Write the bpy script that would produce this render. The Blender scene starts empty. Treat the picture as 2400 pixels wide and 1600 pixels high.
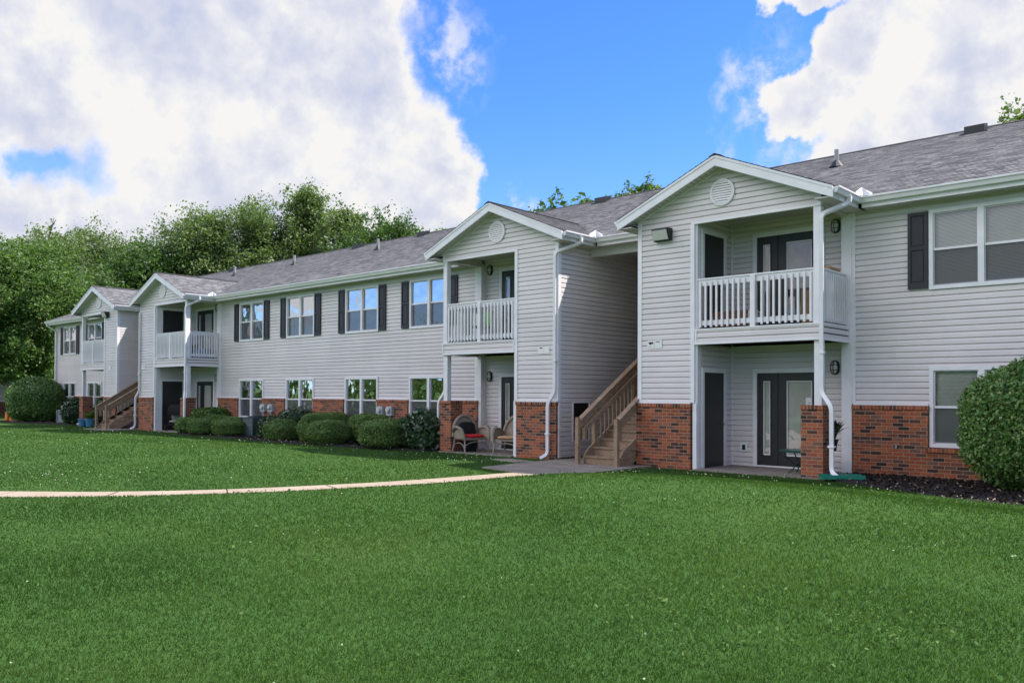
import bpy, math, random
import numpy as np
from contextlib import contextmanager
from math import radians, sin, cos, pi, atan2, sqrt
from mathutils import Vector, Matrix

SC = bpy.context.scene
COL = SC.collection

# ------------------------------------------------------------------ camera
EYE = 1.55
PITCH, ROLL, YAW = 0.0147299, 0.0040791, 0.8308845
cam_d = bpy.data.cameras.new("camera")
cam = bpy.data.objects.new("camera", cam_d)
COL.objects.link(cam)
fw = Vector((-cos(YAW), sin(YAW), 0)); rt = Vector((sin(YAW), cos(YAW), 0)); up = Vector((0, 0, 1))
fw2 = fw * cos(PITCH) + up * sin(PITCH); up2 = up * cos(PITCH) - fw * sin(PITCH)
r2 = rt * cos(ROLL) + up2 * sin(ROLL); u2 = up2 * cos(ROLL) - rt * sin(ROLL)
m = Matrix((r2, u2, -fw2)).transposed().to_4x4()
m.translation = Vector((0, 0, EYE))
cam.matrix_world = m
cam_d.sensor_width = 36.0
cam_d.lens = 36.0 * 1959.99 / 2400.0
cam_d.shift_y = 95.2 / 2400.0
cam_d.clip_end = 3000
SC.camera = cam

# ------------------------------------------------------------------ sun, sky, exposure
SUN = Vector((0.50, 0.48, 1.0)).normalized()
sun_d = bpy.data.lights.new("sun", 'SUN'); sun_d.energy = 4.6; sun_d.angle = radians(0.5); sun_d.color = (1.0, 0.95, 0.87)
sun = bpy.data.objects.new("sun", sun_d); COL.objects.link(sun)
sun.rotation_euler = SUN.to_track_quat('Z', 'Y').to_euler(); sun.location = (20, 20, 40)

SC.view_settings.view_transform = 'Standard'
SC.view_settings.look = 'None'
SC.view_settings.exposure = 0.80
SC.view_settings.gamma = 1.0
SC.render.engine = 'CYCLES'
SC.cycles.use_denoising = True
SC.cycles.max_bounces = 8
SC.cycles.transparent_max_bounces = 12
SC.cycles.caustics_reflective = False; SC.cycles.caustics_refractive = False

W = bpy.data.worlds.new("World"); SC.world = W
W.use_nodes = True
nt = W.node_tree; nt.nodes.clear()


class NT:
    """short node helpers"""
    def __init__(s, tree): s.t = tree
    def n(s, typ, **kw):
        nd = s.t.nodes.new(typ)
        for k, v in kw.items():
            if k.startswith('i_'): nd.inputs[k[2:].replace('_', ' ')].default_value = v
            else: setattr(nd, k, v)
        return nd
    def link(s, a, b): s.t.links.new(a, b)
    def put(s, sock, v):
        if hasattr(v, 'is_output') or isinstance(v, bpy.types.NodeSocket): s.link(v, sock)
        else: sock.default_value = v
    def math(s, op, a, b=0.0, c=None, clamp=False):
        nd = s.n('ShaderNodeMath', operation=op); nd.use_clamp = clamp
        s.put(nd.inputs[0], a); s.put(nd.inputs[1], b)
        if c is not None: s.put(nd.inputs[2], c)
        return nd.outputs[0]
    def vmath(s, op, a, b=(0, 0, 0)):
        nd = s.n('ShaderNodeVectorMath', operation=op)
        s.put(nd.inputs[0], a); s.put(nd.inputs[1], b)
        return nd.outputs['Value'] if op in ('LENGTH', 'DOT_PRODUCT', 'DISTANCE') else nd.outputs[0]
    def noise(s, vec, scale, detail=3.0, rough=0.5, dist=0.0):
        nd = s.n('ShaderNodeTexNoise'); s.put(nd.inputs['Vector'], vec)
        nd.inputs['Scale'].default_value = scale; nd.inputs['Detail'].default_value = detail
        nd.inputs['Roughness'].default_value = rough; nd.inputs['Distortion'].default_value = dist
        return nd
    def ramp(s, fac, stops, interp='LINEAR'):
        nd = s.n('ShaderNodeValToRGB'); cr = nd.color_ramp; cr.interpolation = interp
        while len(cr.elements) < len(stops): cr.elements.new(0.5)
        for e, (p, c) in zip(cr.elements, stops):
            e.position = p; e.color = c if len(c) == 4 else (*c, 1)
        s.put(nd.inputs[0], fac); return nd.outputs[0]
    def mix(s, fac, a, b, typ='MIX'):
        nd = s.n('ShaderNodeMix', data_type='RGBA', blend_type=typ)
        s.put(nd.inputs[0], fac)
        for i, v in ((6, a), (7, b)):
            if isinstance(v, (tuple, list)): v = (*v, 1) if len(v) == 3 else v
            s.put(nd.inputs[i], v)
        return nd.outputs[2]
    def maprange(s, v, a, b, c=0.0, d=1.0, smooth=True):
        nd = s.n('ShaderNodeMapRange', interpolation_type='SMOOTHSTEP' if smooth else 'LINEAR')
        s.put(nd.inputs[0], v)
        for i, q in enumerate((a, b, c, d)): nd.inputs[i + 1].default_value = q
        return nd.outputs[0]


def build_sky():
    t = NT(nt)
    tc = t.n('ShaderNodeTexCoord')
    D = tc.outputs['Generated']
    sky = t.n('ShaderNodeTexSky', sky_type='NISHITA'); sky.sun_disc = False
    sky.sun_elevation = math.asin(SUN.z); sky.sun_rotation = atan2(SUN.x, SUN.y)
    sky.air_density = 1.0; sky.dust_density = 0.3; sky.ozone_density = 1.6
    sep = t.n('ShaderNodeSeparateXYZ'); t.link(D, sep.inputs[0])
    az = t.math('ARCTAN2', sep.outputs[0], sep.outputs[1]); az = t.math('MULTIPLY', az, 180 / pi)
    el = t.math('ARCSINE', sep.outputs[2]); el = t.math('MULTIPLY', el, 180 / pi)
    comb = t.n('ShaderNodeCombineXYZ'); t.link(az, comb.inputs[0]); t.link(el, comb.inputs[1])
    P = comb.outputs[0]
    n1 = t.noise(D, 7.0, 10.0, 0.56)
    n2 = t.noise(D, 22.0, 8.0, 0.6)
    w = t.vmath('SUBTRACT', n1.outputs['Color'], (0.5, 0.5, 0.5)); w = t.vmath('MULTIPLY', w, (9.0, 7.0, 0))
    w2 = t.vmath('SUBTRACT', n2.outputs['Color'], (0.5, 0.5, 0.5)); w2 = t.vmath('MULTIPLY', w2, (3.2, 2.6, 0))
    Pw = t.vmath('ADD', t.vmath('ADD', P, w), w2)

    def field(PP, blobs):
        acc = None
        for (a, e, ra, re) in blobs:
            v = t.vmath('SUBTRACT', PP, (a, e, 0)); v = t.vmath('MULTIPLY', v, (1 / ra, 1 / re, 0))
            f = t.math('SUBTRACT', 1.0, t.vmath('LENGTH', v))
            acc = f if acc is None else t.math('SMOOTH_MAX', acc, f, 0.12)
        return acc
    blobs = [(-63, 23, 15.5, 11), (-57, 14, 12.5, 8.5), (-48.6, 14.0, 4.6, 5.2), (-53.5, 20.5, 5.0, 6.5), (-55, 26, 7.5, 5.5),
             (-63, 7, 20, 6.0), (-75, 20, 8.5, 10.0), (-75, 11, 8, 5), (-84, 15, 11, 15), (-46.0, 10.8, 3.0, 2.5),
             (-12, 21, 8.0, 6.8), (-15.5, 15, 7.4, 6.2), (-12, 11.5, 8, 4), (-20.5, 14, 2.6, 2.6), (-22.5, 18.5, 3.6, 2.6), (-19.5, 21.5, 3.2, 2.6),
             (-22.5, 25.2, 4.0, 2.0), (2, 17, 10, 12), (30, 24, 16, 10), (70, 18, 25, 10), (140, 30, 40, 24), (-135, 26, 30, 13), (-165, 36, 30, 22), (180, 30, 40, 26), (-100, 32, 16, 9), (-160, 13, 16, 9), (-122, 8.5, 9, 3.5), (-143, 12, 8, 5),  # out-of-view banks behind the camera are added to throw white light on the facade
             (0, 62, 60, 9), (100, 50, 40, 9), (-110, 48, 32, 8)]
    f = field(Pw, blobs)
    hole = field(t.vmath('ADD', t.vmath('ADD', P, w2), t.vmath('MULTIPLY', w, (0.35, 0.35, 0))), [(-71.2, 13.5, 2.9, 1.3)])
    hole = t.math('ADD', hole, t.math('MULTIPLY', t.math('SUBTRACT', n2.outputs[0], 0.5), 2.2))
    hole = t.math('MULTIPLY', t.maprange(hole, -0.15, 0.75), 0.9)
    mask = t.maprange(f, 0.0, 0.20)
    wisp = field(t.vmath('ADD', Pw, w2), [(-46.5, 22.3, 2.6, 3.4), (-24.8, 19.0, 4.2, 5.0), (-22.5, 13.5, 3.0, 3.0), (-41, 13, 1.6, 1.2)])
    wm = t.math('MULTIPLY', t.maprange(wisp, 0.0, 0.8), t.maprange(n2.outputs[0], 0.38, 0.68))
    mask = t.math('MAXIMUM', mask, t.math('MULTIPLY', wm, 0.85))
    mask = t.math('MULTIPLY', mask, t.math('SUBTRACT', 1.0, hole))
    # body of the cloud: bright rims, lilac grey hearts
    n3 = t.noise(t.vmath('ADD', D, (0.035, 0.03, 0.06)), 7.0, 10.0, 0.56)
    rel = t.math('SUBTRACT', n1.outputs[0], n3.outputs[0])
    n4 = t.noise(D, 3.6, 6.0, 0.55)
    depth = t.maprange(f, 0.05, 0.75)
    sh = t.math('ADD', t.math('MULTIPLY', depth, 0.50), t.math('MULTIPLY', t.math('SUBTRACT', n4.outputs[0], 0.5), 1.0))
    n5 = t.noise(t.vmath('ADD', D, (0.012, 0.010, 0.022)), 22.0, 8.0, 0.6)
    sh = t.math('SUBTRACT', sh, t.math('MULTIPLY', rel, 2.4))
    sh = t.math('SUBTRACT', sh, t.math('MULTIPLY', t.math('SUBTRACT', n2.outputs[0], n5.outputs[0]), 1.3))
    sh = t.math('SUBTRACT', sh, 0.05)
    ccol = t.ramp(sh, [(0.0, (1.0, 0.99, 0.98)), (0.2, (0.90, 0.91, 0.965)), (0.55, (0.75, 0.775, 0.905)), (1.0, (0.60, 0.66, 0.86))])
    # warm haze low, deeper blue higher
    tint = t.ramp(t.maprange(el, 2, 40, smooth=False), [(0.0, (0.80, 1.0, 1.36)), (0.45, (0.48, 0.88, 1.55)), (1.0, (0.38, 0.80, 1.62))])
    scol = t.mix(1.0, sky.outputs[0], tint, 'MULTIPLY')
    b1 = t.n('ShaderNodeBackground'); t.link(scol, b1.inputs[0]); b1.inputs[1].default_value = 0.10
    # unseen cumulus opposite the sun, boosted in brightness to lift the shaded facade
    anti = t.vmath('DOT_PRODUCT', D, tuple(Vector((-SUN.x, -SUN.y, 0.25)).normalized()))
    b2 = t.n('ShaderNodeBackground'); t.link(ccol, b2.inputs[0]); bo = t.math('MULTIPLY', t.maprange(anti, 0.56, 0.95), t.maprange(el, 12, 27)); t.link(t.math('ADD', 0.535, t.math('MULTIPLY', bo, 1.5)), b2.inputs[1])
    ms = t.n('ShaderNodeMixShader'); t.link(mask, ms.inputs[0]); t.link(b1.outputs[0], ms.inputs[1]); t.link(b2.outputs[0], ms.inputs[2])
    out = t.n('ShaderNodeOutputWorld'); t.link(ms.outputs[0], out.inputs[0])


build_sky()

# ------------------------------------------------------------------ materials
MATS = {}


def mat(name):
    mt = bpy.data.materials.new(name); mt.use_nodes = True
    t = NT(mt.node_tree); b = mt.node_tree.nodes['Principled BSDF']
    MATS[name] = mt
    return mt, t, b


def plain(name, col, rough=0.5, metal=0.0, var=0.08, scale=6.0, bump=0.0, bscale=60.0, spec=0.5):
    mt, t, b = mat(name)
    tc = t.n('ShaderNodeTexCoord'); O = tc.outputs['Object']
    n = t.noise(O, scale, 5.0, 0.6)
    f = t.maprange(n.outputs[0], 0.3, 0.7, 1 - var, 1 + var * 0.6)
    c = t.mix(1.0, col, f, 'MULTIPLY') if False else None
    mul = t.n('ShaderNodeVectorMath', operation='SCALE'); mul.inputs[0].default_value = col; t.link(f, mul.inputs['Scale'])
    t.link(mul.outputs[0], b.inputs['Base Color'])
    b.inputs['Roughness'].default_value = rough; b.inputs['Metallic'].default_value = metal
    b.inputs['Specular IOR Level'].default_value = spec
    if bump:
        nb = t.noise(O, bscale, 4.0, 0.6); bp = t.n('ShaderNodeBump'); bp.inputs['Strength'].default_value = bump; bp.inputs['Distance'].default_value = 0.01
        t.link(nb.outputs[0], bp.inputs['Height']); t.link(bp.outputs[0], b.inputs['Normal'])
    return mt


plain('white', (0.79, 0.765, 0.79), 0.45, var=0.06, scale=3.0)
plain('gutter', (0.77, 0.75, 0.765), 0.38, var=0.07, scale=2.0)
plain('soffit', (0.56, 0.54, 0.51), 0.6, var=0.05)
plain('bronze', (0.020, 0.020, 0.022), 0.42, var=0.15)
plain('shutter', (0.016, 0.017, 0.024), 0.5, var=0.2, scale=12)
plain('black', (0.012, 0.012, 0.013), 0.5, var=0.2)
plain('lead', (0.30, 0.30, 0.31), 0.6)
plain('steel', (0.45, 0.46, 0.47), 0.35, metal=0.9)
plain('meter_grey', (0.38, 0.41, 0.44), 0.45)
plain('deck_dark', (0.035, 0.028, 0.022), 0.85, var=0.4, scale=9)
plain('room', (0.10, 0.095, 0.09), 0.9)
plain('blind', (0.80, 0.80, 0.74), 0.7, var=0.03)
plain('curtain', (0.20, 0.19, 0.20), 0.9, var=0.2, scale=4)
plain('lens', (0.55, 0.56, 0.53), 0.15, var=0.05)
plain('shingle_edge', (0.075, 0.073, 0.075), 0.95)
plain('ac_metal', (0.05, 0.075, 0.085), 0.5, var=0.15)
plain('ac_pale', (0.20, 0.25, 0.27), 0.5, var=0.1)
plain('green_plastic', (0.012, 0.19, 0.13), 0.35)
plain('green_metal', (0.012, 0.055, 0.045), 0.35, var=0.2)
plain('blue_pot', (0.05, 0.20, 0.36), 0.5)
plain('orange_plastic', (0.75, 0.19, 0.035), 0.45)
plain('yellow_plastic', (0.75, 0.5, 0.12), 0.45)
plain('cardboard', (0.36, 0.21, 0.10), 0.85)
plain('red_cloth', (0.62, 0.018, 0.02), 0.8, var=0.15, bump=0.2, bscale=200)
plain('tan_cloth', (0.45, 0.26, 0.14), 0.85)
plain('grey_cloth', (0.26, 0.255, 0.25), 0.9, var=0.15)
plain('black_cloth', (0.010, 0.010, 0.012), 0.95, var=0.3, bump=0.3, bscale=150)
plain('lime_plastic', (0.16, 0.42, 0.02), 0.4)
plain('paper', (0.78, 0.77, 0.74), 0.8, var=0.02)
plain('concrete_grey', (0.27, 0.225, 0.175), 0.9, var=0.25, scale=2.2, bump=0.3, bscale=80)
plain('patio_grey', (0.25, 0.215, 0.18), 0.9, var=0.22, scale=1.6, bump=0.3, bscale=80)


def siding_mat(name, col):
    mt, t, b = mat(name)
    tc = t.n('ShaderNodeTexCoord'); O = tc.outputs['Object']
    n = t.noise(O, 0.8, 4.0, 0.6)
    mp = t.n('ShaderNodeMapping'); mp.inputs['Scale'].default_value = (0.35, 0.35, 9.0); t.link(O, mp.inputs[0])
    n2 = t.noise(mp.outputs[0], 1.0, 3.0, 0.6)
    sp = t.n('ShaderNodeSeparateXYZ'); t.link(O, sp.inputs[0]); cb = t.n('ShaderNodeCombineXYZ'); t.link(t.math('ADD', sp.outputs[0], sp.outputs[1]), cb.inputs[0]); t.link(t.math('ADD', sp.outputs[2], -1.3647 + 22.86), cb.inputs[1])
    br = t.n('ShaderNodeTexBrick'); br.offset = 0.41; br.offset_frequency = 3; t.link(cb.outputs[0], br.inputs['Vector']); br.inputs['Color1'].default_value = (0, 0, 0, 1); br.inputs['Color2'].default_value = (1, 1, 1, 1)
    br.inputs['Scale'].default_value = 1.0; br.inputs['Mortar Size'].default_value = 0.0; br.inputs['Brick Width'].default_value = 3.66; br.inputs['Row Height'].default_value = 0.2286
    sc_ = t.n('ShaderNodeSeparateColor'); t.link(br.outputs['Color'], sc_.inputs[0])
    f = t.math('ADD', t.maprange(n.outputs[0], 0.3, 0.7, 0.93, 1.03), t.maprange(n2.outputs[0], 0.3, 0.7, -0.04, 0.04))
    f = t.math('MULTIPLY', f, t.math('ADD', 0.97, t.math('MULTIPLY', sc_.outputs[0], 0.06)))
    mul = t.n('ShaderNodeVectorMath', operation='SCALE'); mul.inputs[0].default_value = col; t.link(f, mul.inputs['Scale'])
    t.link(mul.outputs[0], b.inputs['Base Color'])
    b.inputs['Roughness'].default_value = 0.42
    mp2 = t.n('ShaderNodeMapping'); mp2.inputs['Scale'].default_value = (3.0, 3.0, 30.0); t.link(O, mp2.inputs[0])
    nb = t.noise(mp2.outputs[0], 1.0, 2.0); bp = t.n('ShaderNodeBump'); bp.inputs['Strength'].default_value = 0.12; bp.inputs['Distance'].default_value = 0.006
    t.link(nb.outputs[0], bp.inputs['Height']); t.link(bp.outputs[0], b.inputs['Normal'])


siding_mat('siding', (0.695, 0.638, 0.636))


def brick_mat(name, bw, bh, offset=0.5, squeeze=False):
    mt, t, b = mat(name)
    tc = t.n('ShaderNodeTexCoord'); sp = t.n('ShaderNodeSeparateXYZ'); t.link(tc.outputs['Object'], sp.inputs[0])
    cb = t.n('ShaderNodeCombineXYZ')
    t.link(t.math('ADD', sp.outputs[0], sp.outputs[1]), cb.inputs[0]); t.link(sp.outputs[2], cb.inputs[1])
    br = t.n('ShaderNodeTexBrick'); br.offset = offset; br.offset_frequency = 2
    t.link(cb.outputs[0], br.inputs['Vector'])
    br.inputs['Color1'].default_value = (0, 0, 0, 1); br.inputs['Color2'].default_value = (1, 1, 1, 1); br.inputs['Mortar'].default_value = (0.5, 0.5, 0.5, 1)
    br.inputs['Scale'].default_value = 1.0; br.inputs['Mortar Size'].default_value = 0.0055; br.inputs['Mortar Smooth'].default_value = 0.15
    br.inputs['Brick Width'].default_value = bw; br.inputs['Row Height'].default_value = bh; br.inputs['Bias'].default_value = 0.0
    sc = t.n('ShaderNodeSeparateColor'); t.link(br.outputs['Color'], sc.inputs[0])
    col = t.ramp(sc.outputs[0], [(0.0, (0.030, 0.016, 0.014)), (0.12, (0.075, 0.030, 0.022)), (0.26, (0.20, 0.062, 0.032)), (0.45, (0.34, 0.085, 0.030)),
                                  (0.62, (0.26, 0.060, 0.027)), (0.80, (0.38, 0.10, 0.035)), (0.93, (0.19, 0.085, 0.058)), (1.0, (0.11, 0.045, 0.03))])
    nn = t.noise(tc.outputs['Object'], 38.0, 5.0, 0.65)
    nbig = t.noise(tc.outputs['Object'], 1.3, 3.0, 0.6)
    f = t.math('MULTIPLY', t.maprange(nn.outputs[0], 0.25, 0.75, 0.78, 1.42), t.maprange(nbig.outputs[0], 0.3, 0.7, 0.8, 1.1))
    mul = t.n('ShaderNodeVectorMath', operation='SCALE'); t.link(col, mul.inputs[0]); t.link(f, mul.inputs['Scale'])
    fin = t.mix(br.outputs['Fac'], mul.outputs[0], (0.36, 0.27, 0.19))
    t.link(fin, b.inputs['Base Color']); b.inputs['Roughness'].default_value = 0.85
    h = t.math('ADD', t.math('MULTIPLY', br.outputs['Fac'], -1.0), t.math('MULTIPLY', nn.outputs[0], 0.25))
    bp = t.n('ShaderNodeBump'); bp.inputs['Strength'].default_value = 0.8; bp.inputs['Distance'].default_value = 0.008
    t.link(h, bp.inputs['Height']); t.link(bp.outputs[0], b.inputs['Normal'])


brick_mat('brick', 0.203, 0.0694)
brick_mat('brick_cap', 0.0694, 0.5, 0.0)


def roof_mat():
    mt, t, b = mat('shingle')
    uv = t.n('ShaderNodeUVMap'); uv.uv_map = 'UVMap'
    br = t.n('ShaderNodeTexBrick'); br.offset = 0.37; br.offset_frequency = 3; br.squash = 1.6; br.squash_frequency = 2
    t.link(uv.outputs[0], br.inputs['Vector'])
    br.inputs['Color1'].default_value = (0, 0, 0, 1); br.inputs['Color2'].default_value = (1, 1, 1, 1)
    br.inputs['Scale'].default_value = 1.0; br.inputs['Mortar Size'].default_value = 0.004; br.inputs['Mortar Smooth'].default_value = 0.3
    br.inputs['Brick Width'].default_value = 0.17; br.inputs['Row Height'].default_value = 0.14
    sc = t.n('ShaderNodeSeparateColor'); t.link(br.outputs['Color'], sc.inputs[0])
    n = t.noise(uv.outputs[0], 1.1, 4.0, 0.6); n2 = t.noise(uv.outputs[0], 55.0, 3.0, 0.7); n3 = t.noise(uv.outputs[0], 6.0, 3.0, 0.6)
    v = t.math('ADD', t.math('MULTIPLY', sc.outputs[0], 0.62), t.math('MULTIPLY', n3.outputs[0], 0.38))
    col = t.ramp(v, [(0.05, (0.055, 0.055, 0.058)), (0.35, (0.130, 0.127, 0.131)), (0.65, (0.205, 0.199, 0.200)), (1.0, (0.31, 0.297, 0.29))])
    f = t.math('MULTIPLY', t.maprange(n2.outputs[0], 0.2, 0.8, 0.72, 1.25), t.maprange(n.outputs[0], 0.3, 0.7, 0.86, 1.1))
    mul = t.n('ShaderNodeVectorMath', operation='SCALE'); t.link(col, mul.inputs[0]); t.link(f, mul.inputs['Scale'])
    fin = t.mix(br.outputs['Fac'], mul.outputs[0], (0.05, 0.048, 0.05))
    t.link(fin, b.inputs['Base Color']); b.inputs['Roughness'].default_value = 0.9; b.inputs['Specular IOR Level'].default_value = 0.2
    bp = t.n('ShaderNodeBump'); bp.inputs['Strength'].default_value = 0.5; bp.inputs['Distance'].default_value = 0.01
    t.link(t.math('ADD', n2.outputs[0], t.math('MULTIPLY', sc.outputs[0], 0.8)), bp.inputs['Height']); t.link(bp.outputs[0], b.inputs['Normal'])


roof_mat()


def wood_mat(name, c1, c2):
    mt, t, b = mat(name)
    tc = t.n('ShaderNodeTexCoord'); mp = t.n('ShaderNodeMapping'); mp.inputs['Scale'].default_value = (14, 3, 14); t.link(tc.outputs['Object'], mp.inputs[0])
    n = t.noise(mp.outputs[0], 1.6, 6.0, 0.65, 0.6); n2 = t.noise(tc.outputs['Object'], 2.0, 4.0, 0.6)
    v = t.math('ADD', t.math('MULTIPLY', n.outputs[0], 0.65), t.math('MULTIPLY', n2.outputs[0], 0.35))
    t.link(t.ramp(v, [(0.32, c1), (0.68, c2)]), b.inputs['Base Color']); b.inputs['Roughness'].default_value = 0.8
    bp = t.n('ShaderNodeBump'); bp.inputs['Strength'].default_value = 0.3; bp.inputs['Distance'].default_value = 0.004
    t.link(n.outputs[0], bp.inputs['Height']); t.link(bp.outputs[0], b.inputs['Normal'])


wood_mat('wood', (0.15, 0.097, 0.060), (0.43, 0.295, 0.19))
wood_mat('bark', (0.03, 0.022, 0.016), (0.10, 0.08, 0.06))
wood_mat('wicker', (0.20, 0.155, 0.115), (0.40, 0.33, 0.26))
wood_mat('brown_plank', (0.16, 0.065, 0.03), (0.26, 0.11, 0.05))


def glass_mat(name, refl, wav, tint=(0.85, 0.9, 0.9), wscale=2.2):
    mt, t, b = mat(name); mt.node_tree.nodes.remove(b)
    out = mt.node_tree.nodes['Material Output']
    tc = t.n('ShaderNodeTexCoord')
    oi = t.n('ShaderNodeObjectInfo')
    n = t.noise(t.vmath('ADD', tc.outputs['Object'], oi.outputs['Location']), wscale, 1.5, 0.5)
    bp = t.n('ShaderNodeBump'); bp.inputs['Strength'].default_value = 1.0; bp.inputs['Distance'].default_value = wav
    t.link(n.outputs[0], bp.inputs['Height'])
    g = t.n('ShaderNodeBsdfGlossy'); g.inputs['Roughness'].default_value = 0.015; g.inputs['Color'].default_value = (0.92, 0.94, 1, 1); t.link(bp.outputs[0], g.inputs['Normal'])
    tr = t.n('ShaderNodeBsdfTransparent'); tr.inputs[0].default_value = (*tint, 1)
    fr = t.n('ShaderNodeFresnel'); fr.inputs[0].default_value = 1.5
    f = t.math('ADD', refl, fr.outputs[0], clamp=True)
    ms = t.n('ShaderNodeMixShader'); t.link(f, ms.inputs[0]); t.link(tr.outputs[0], ms.inputs[1]); t.link(g.outputs[0], ms.inputs[2])
    t.link(ms.outputs[0], out.inputs[0])


glass_mat('glass_film', 0.50, 0.010)
glass_mat('glass_wavy', 0.58, 0.032, wscale=2.1)
glass_mat('glass_plain', 0.11, 0.004, (0.97, 1, 1))
glass_mat('glass_door', 0.10, 0.006, (1, 1, 1))


def screen_mat():
    mt, t, b = mat('screen_mesh'); out = mt.node_tree.nodes['Material Output']
    b.inputs['Base Color'].default_value = (0.09, 0.09, 0.10, 1); b.inputs['Roughness'].default_value = 0.6
    tr = t.n('ShaderNodeBsdfTransparent'); ms = t.n('ShaderNodeMixShader'); ms.inputs[0].default_value = 0.55
    t.link(tr.outputs[0], ms.inputs[1]); t.link(b.outputs[0], ms.inputs[2]); t.link(ms.outputs[0], out.inputs[0])


screen_mat()


def leaf_mat(name, stops, transl=0.35, rough=0.5, spec=0.35, patch=0.0, pscale=0.5):
    mt, t, b = mat(name); out = mt.node_tree.nodes['Material Output']
    gi = t.n('ShaderNodeNewGeometry')
    tc = t.n('ShaderNodeTexCoord'); n = t.noise(tc.outputs['Object'], pscale, 3.0, 0.6)
    v = gi.outputs['Random Per Island']
    if patch: v = t.math('ADD', t.math('MULTIPLY', v, 1 - patch), t.math('MULTIPLY', t.maprange(n.outputs[0], 0.3, 0.7), patch))
    col = t.ramp(v, stops)
    t.link(col, b.inputs['Base Color']); b.inputs['Roughness'].default_value = rough; b.inputs['Specular IOR Level'].default_value = spec
    tl = t.n('ShaderNodeBsdfTranslucent'); sc = t.n('ShaderNodeVectorMath', operation='MULTIPLY'); t.link(col, sc.inputs[0]); sc.inputs[1].default_value = (1.25, 1.35, 0.6)
    t.link(sc.outputs[0], tl.inputs[0])
    ms = t.n('ShaderNodeMixShader'); ms.inputs[0].default_value = transl
    t.link(b.outputs[0], ms.inputs[1]); t.link(tl.outputs[0], ms.inputs[2]); t.link(ms.outputs[0], out.inputs[0])


leaf_mat('leaf_olive', [(0, (0.082, 0.130, 0.040)), (0.5, (0.140, 0.205, 0.068)), (1, (0.205, 0.265, 0.105))], 0.35)
leaf_mat('leaf_mid', [(0, (0.050, 0.108, 0.024)), (0.5, (0.095, 0.170, 0.036)), (1, (0.155, 0.230, 0.060))], 0.38)
leaf_mat('leaf_deep', [(0, (0.040, 0.090, 0.024)), (0.5, (0.072, 0.140, 0.034)), (1, (0.115, 0.185, 0.048))], 0.35)
leaf_mat('leaf_hedge', [(0, (0.060, 0.125, 0.026)), (0.6, (0.120, 0.212, 0.045)), (1, (0.22, 0.285, 0.08))], 0.2, 0.55)
leaf_mat('leaf_holly', [(0, (0.055, 0.130, 0.026)), (0.55, (0.110, 0.215, 0.047)), (0.9, (0.18, 0.28, 0.075)), (1, (0.36, 0.39, 0.18))], 0.2, 0.38, 0.35)
leaf_mat('leaf_shrub', [(0, (0.022, 0.05, 0.018)), (0.7, (0.045, 0.09, 0.032)), (1, (0.10, 0.14, 0.075))], 0.15, 0.35, 0.5)
leaf_mat('grass_blade', [(0, (0.031, 0.074, 0.016)), (0.4, (0.046, 0.099, 0.021)), (0.7, (0.060, 0.117, 0.027)), (0.93, (0.078, 0.132, 0.034)), (1, (0.115, 0.148, 0.052))], 0.5, 0.7, 0.12, 0.6, 0.38)
leaf_mat('weed_leaf', [(0, (0.045, 0.098, 0.020)), (0.6, (0.085, 0.155, 0.034)), (1, (0.135, 0.20, 0.06))], 0.25, 0.7, 0.12)
leaf_mat('clover_bloom', [(0, (0.45, 0.50, 0.30)), (1, (0.72, 0.72, 0.62))], 0.2, 0.8, 0.2)


def lawn_mat():
    mt, t, b = mat('lawn')
    tc = t.n('ShaderNodeTexCoord'); O = tc.outputs['Object']
    n1 = t.noise(O, 0.35, 4.0, 0.6); n2 = t.noise(O, 3.0, 5.0, 0.65); n3 = t.noise(O, 60.0, 4.0, 0.7)
    v = t.math('ADD', t.math('ADD', t.math('MULTIPLY', n1.outputs[0], 0.4), t.math('MULTIPLY', n2.outputs[0], 0.3)), t.math('MULTIPLY', n3.outputs[0], 0.3))
    t.link(t.ramp(v, [(0.3, (0.029, 0.070, 0.015)), (0.5, (0.048, 0.104, 0.022)), (0.7, (0.070, 0.130, 0.030))]), b.inputs['Base Color'])
    b.inputs['Roughness'].default_value = 0.9; b.inputs['Specular IOR Level'].default_value = 0.1
    bp = t.n('ShaderNodeBump'); bp.inputs['Strength'].default_value = 0.6; bp.inputs['Distance'].default_value = 0.03
    t.link(n3.outputs[0], bp.inputs['Height']); t.link(bp.outputs[0], b.inputs['Normal'])


lawn_mat()


def mulch_mat():
    mt, t, b = mat('mulch')
    tc = t.n('ShaderNodeTexCoord'); O = tc.outputs['Object']
    n = t.noise(O, 45.0, 5.0, 0.7); v = t.n('ShaderNodeTexVoronoi'); t.link(O, v.inputs['Vector']); v.inputs['Scale'].default_value = 28.0
    t.link(t.ramp(n.outputs[0], [(0.35, (0.010, 0.008, 0.008)), (0.62, (0.030, 0.022, 0.020)), (0.78, (0.075, 0.055, 0.045))]), b.inputs['Base Color'])
    b.inputs['Roughness'].default_value = 0.9
    bp = t.n('ShaderNodeBump'); bp.inputs['Strength'].default_value = 1.0; bp.inputs['Distance'].default_value = 0.03
    t.link(v.outputs['Distance'], bp.inputs['Height']); t.link(bp.outputs[0], b.inputs['Normal'])


mulch_mat()
leaf_mat('mulch_chip', [(0, (0.010, 0.008, 0.007)), (0.85, (0.035, 0.024, 0.02)), (0.93, (0.16, 0.10, 0.06)), (1, (0.42, 0.33, 0.24))], 0.0, 0.9, 0.1)


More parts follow.
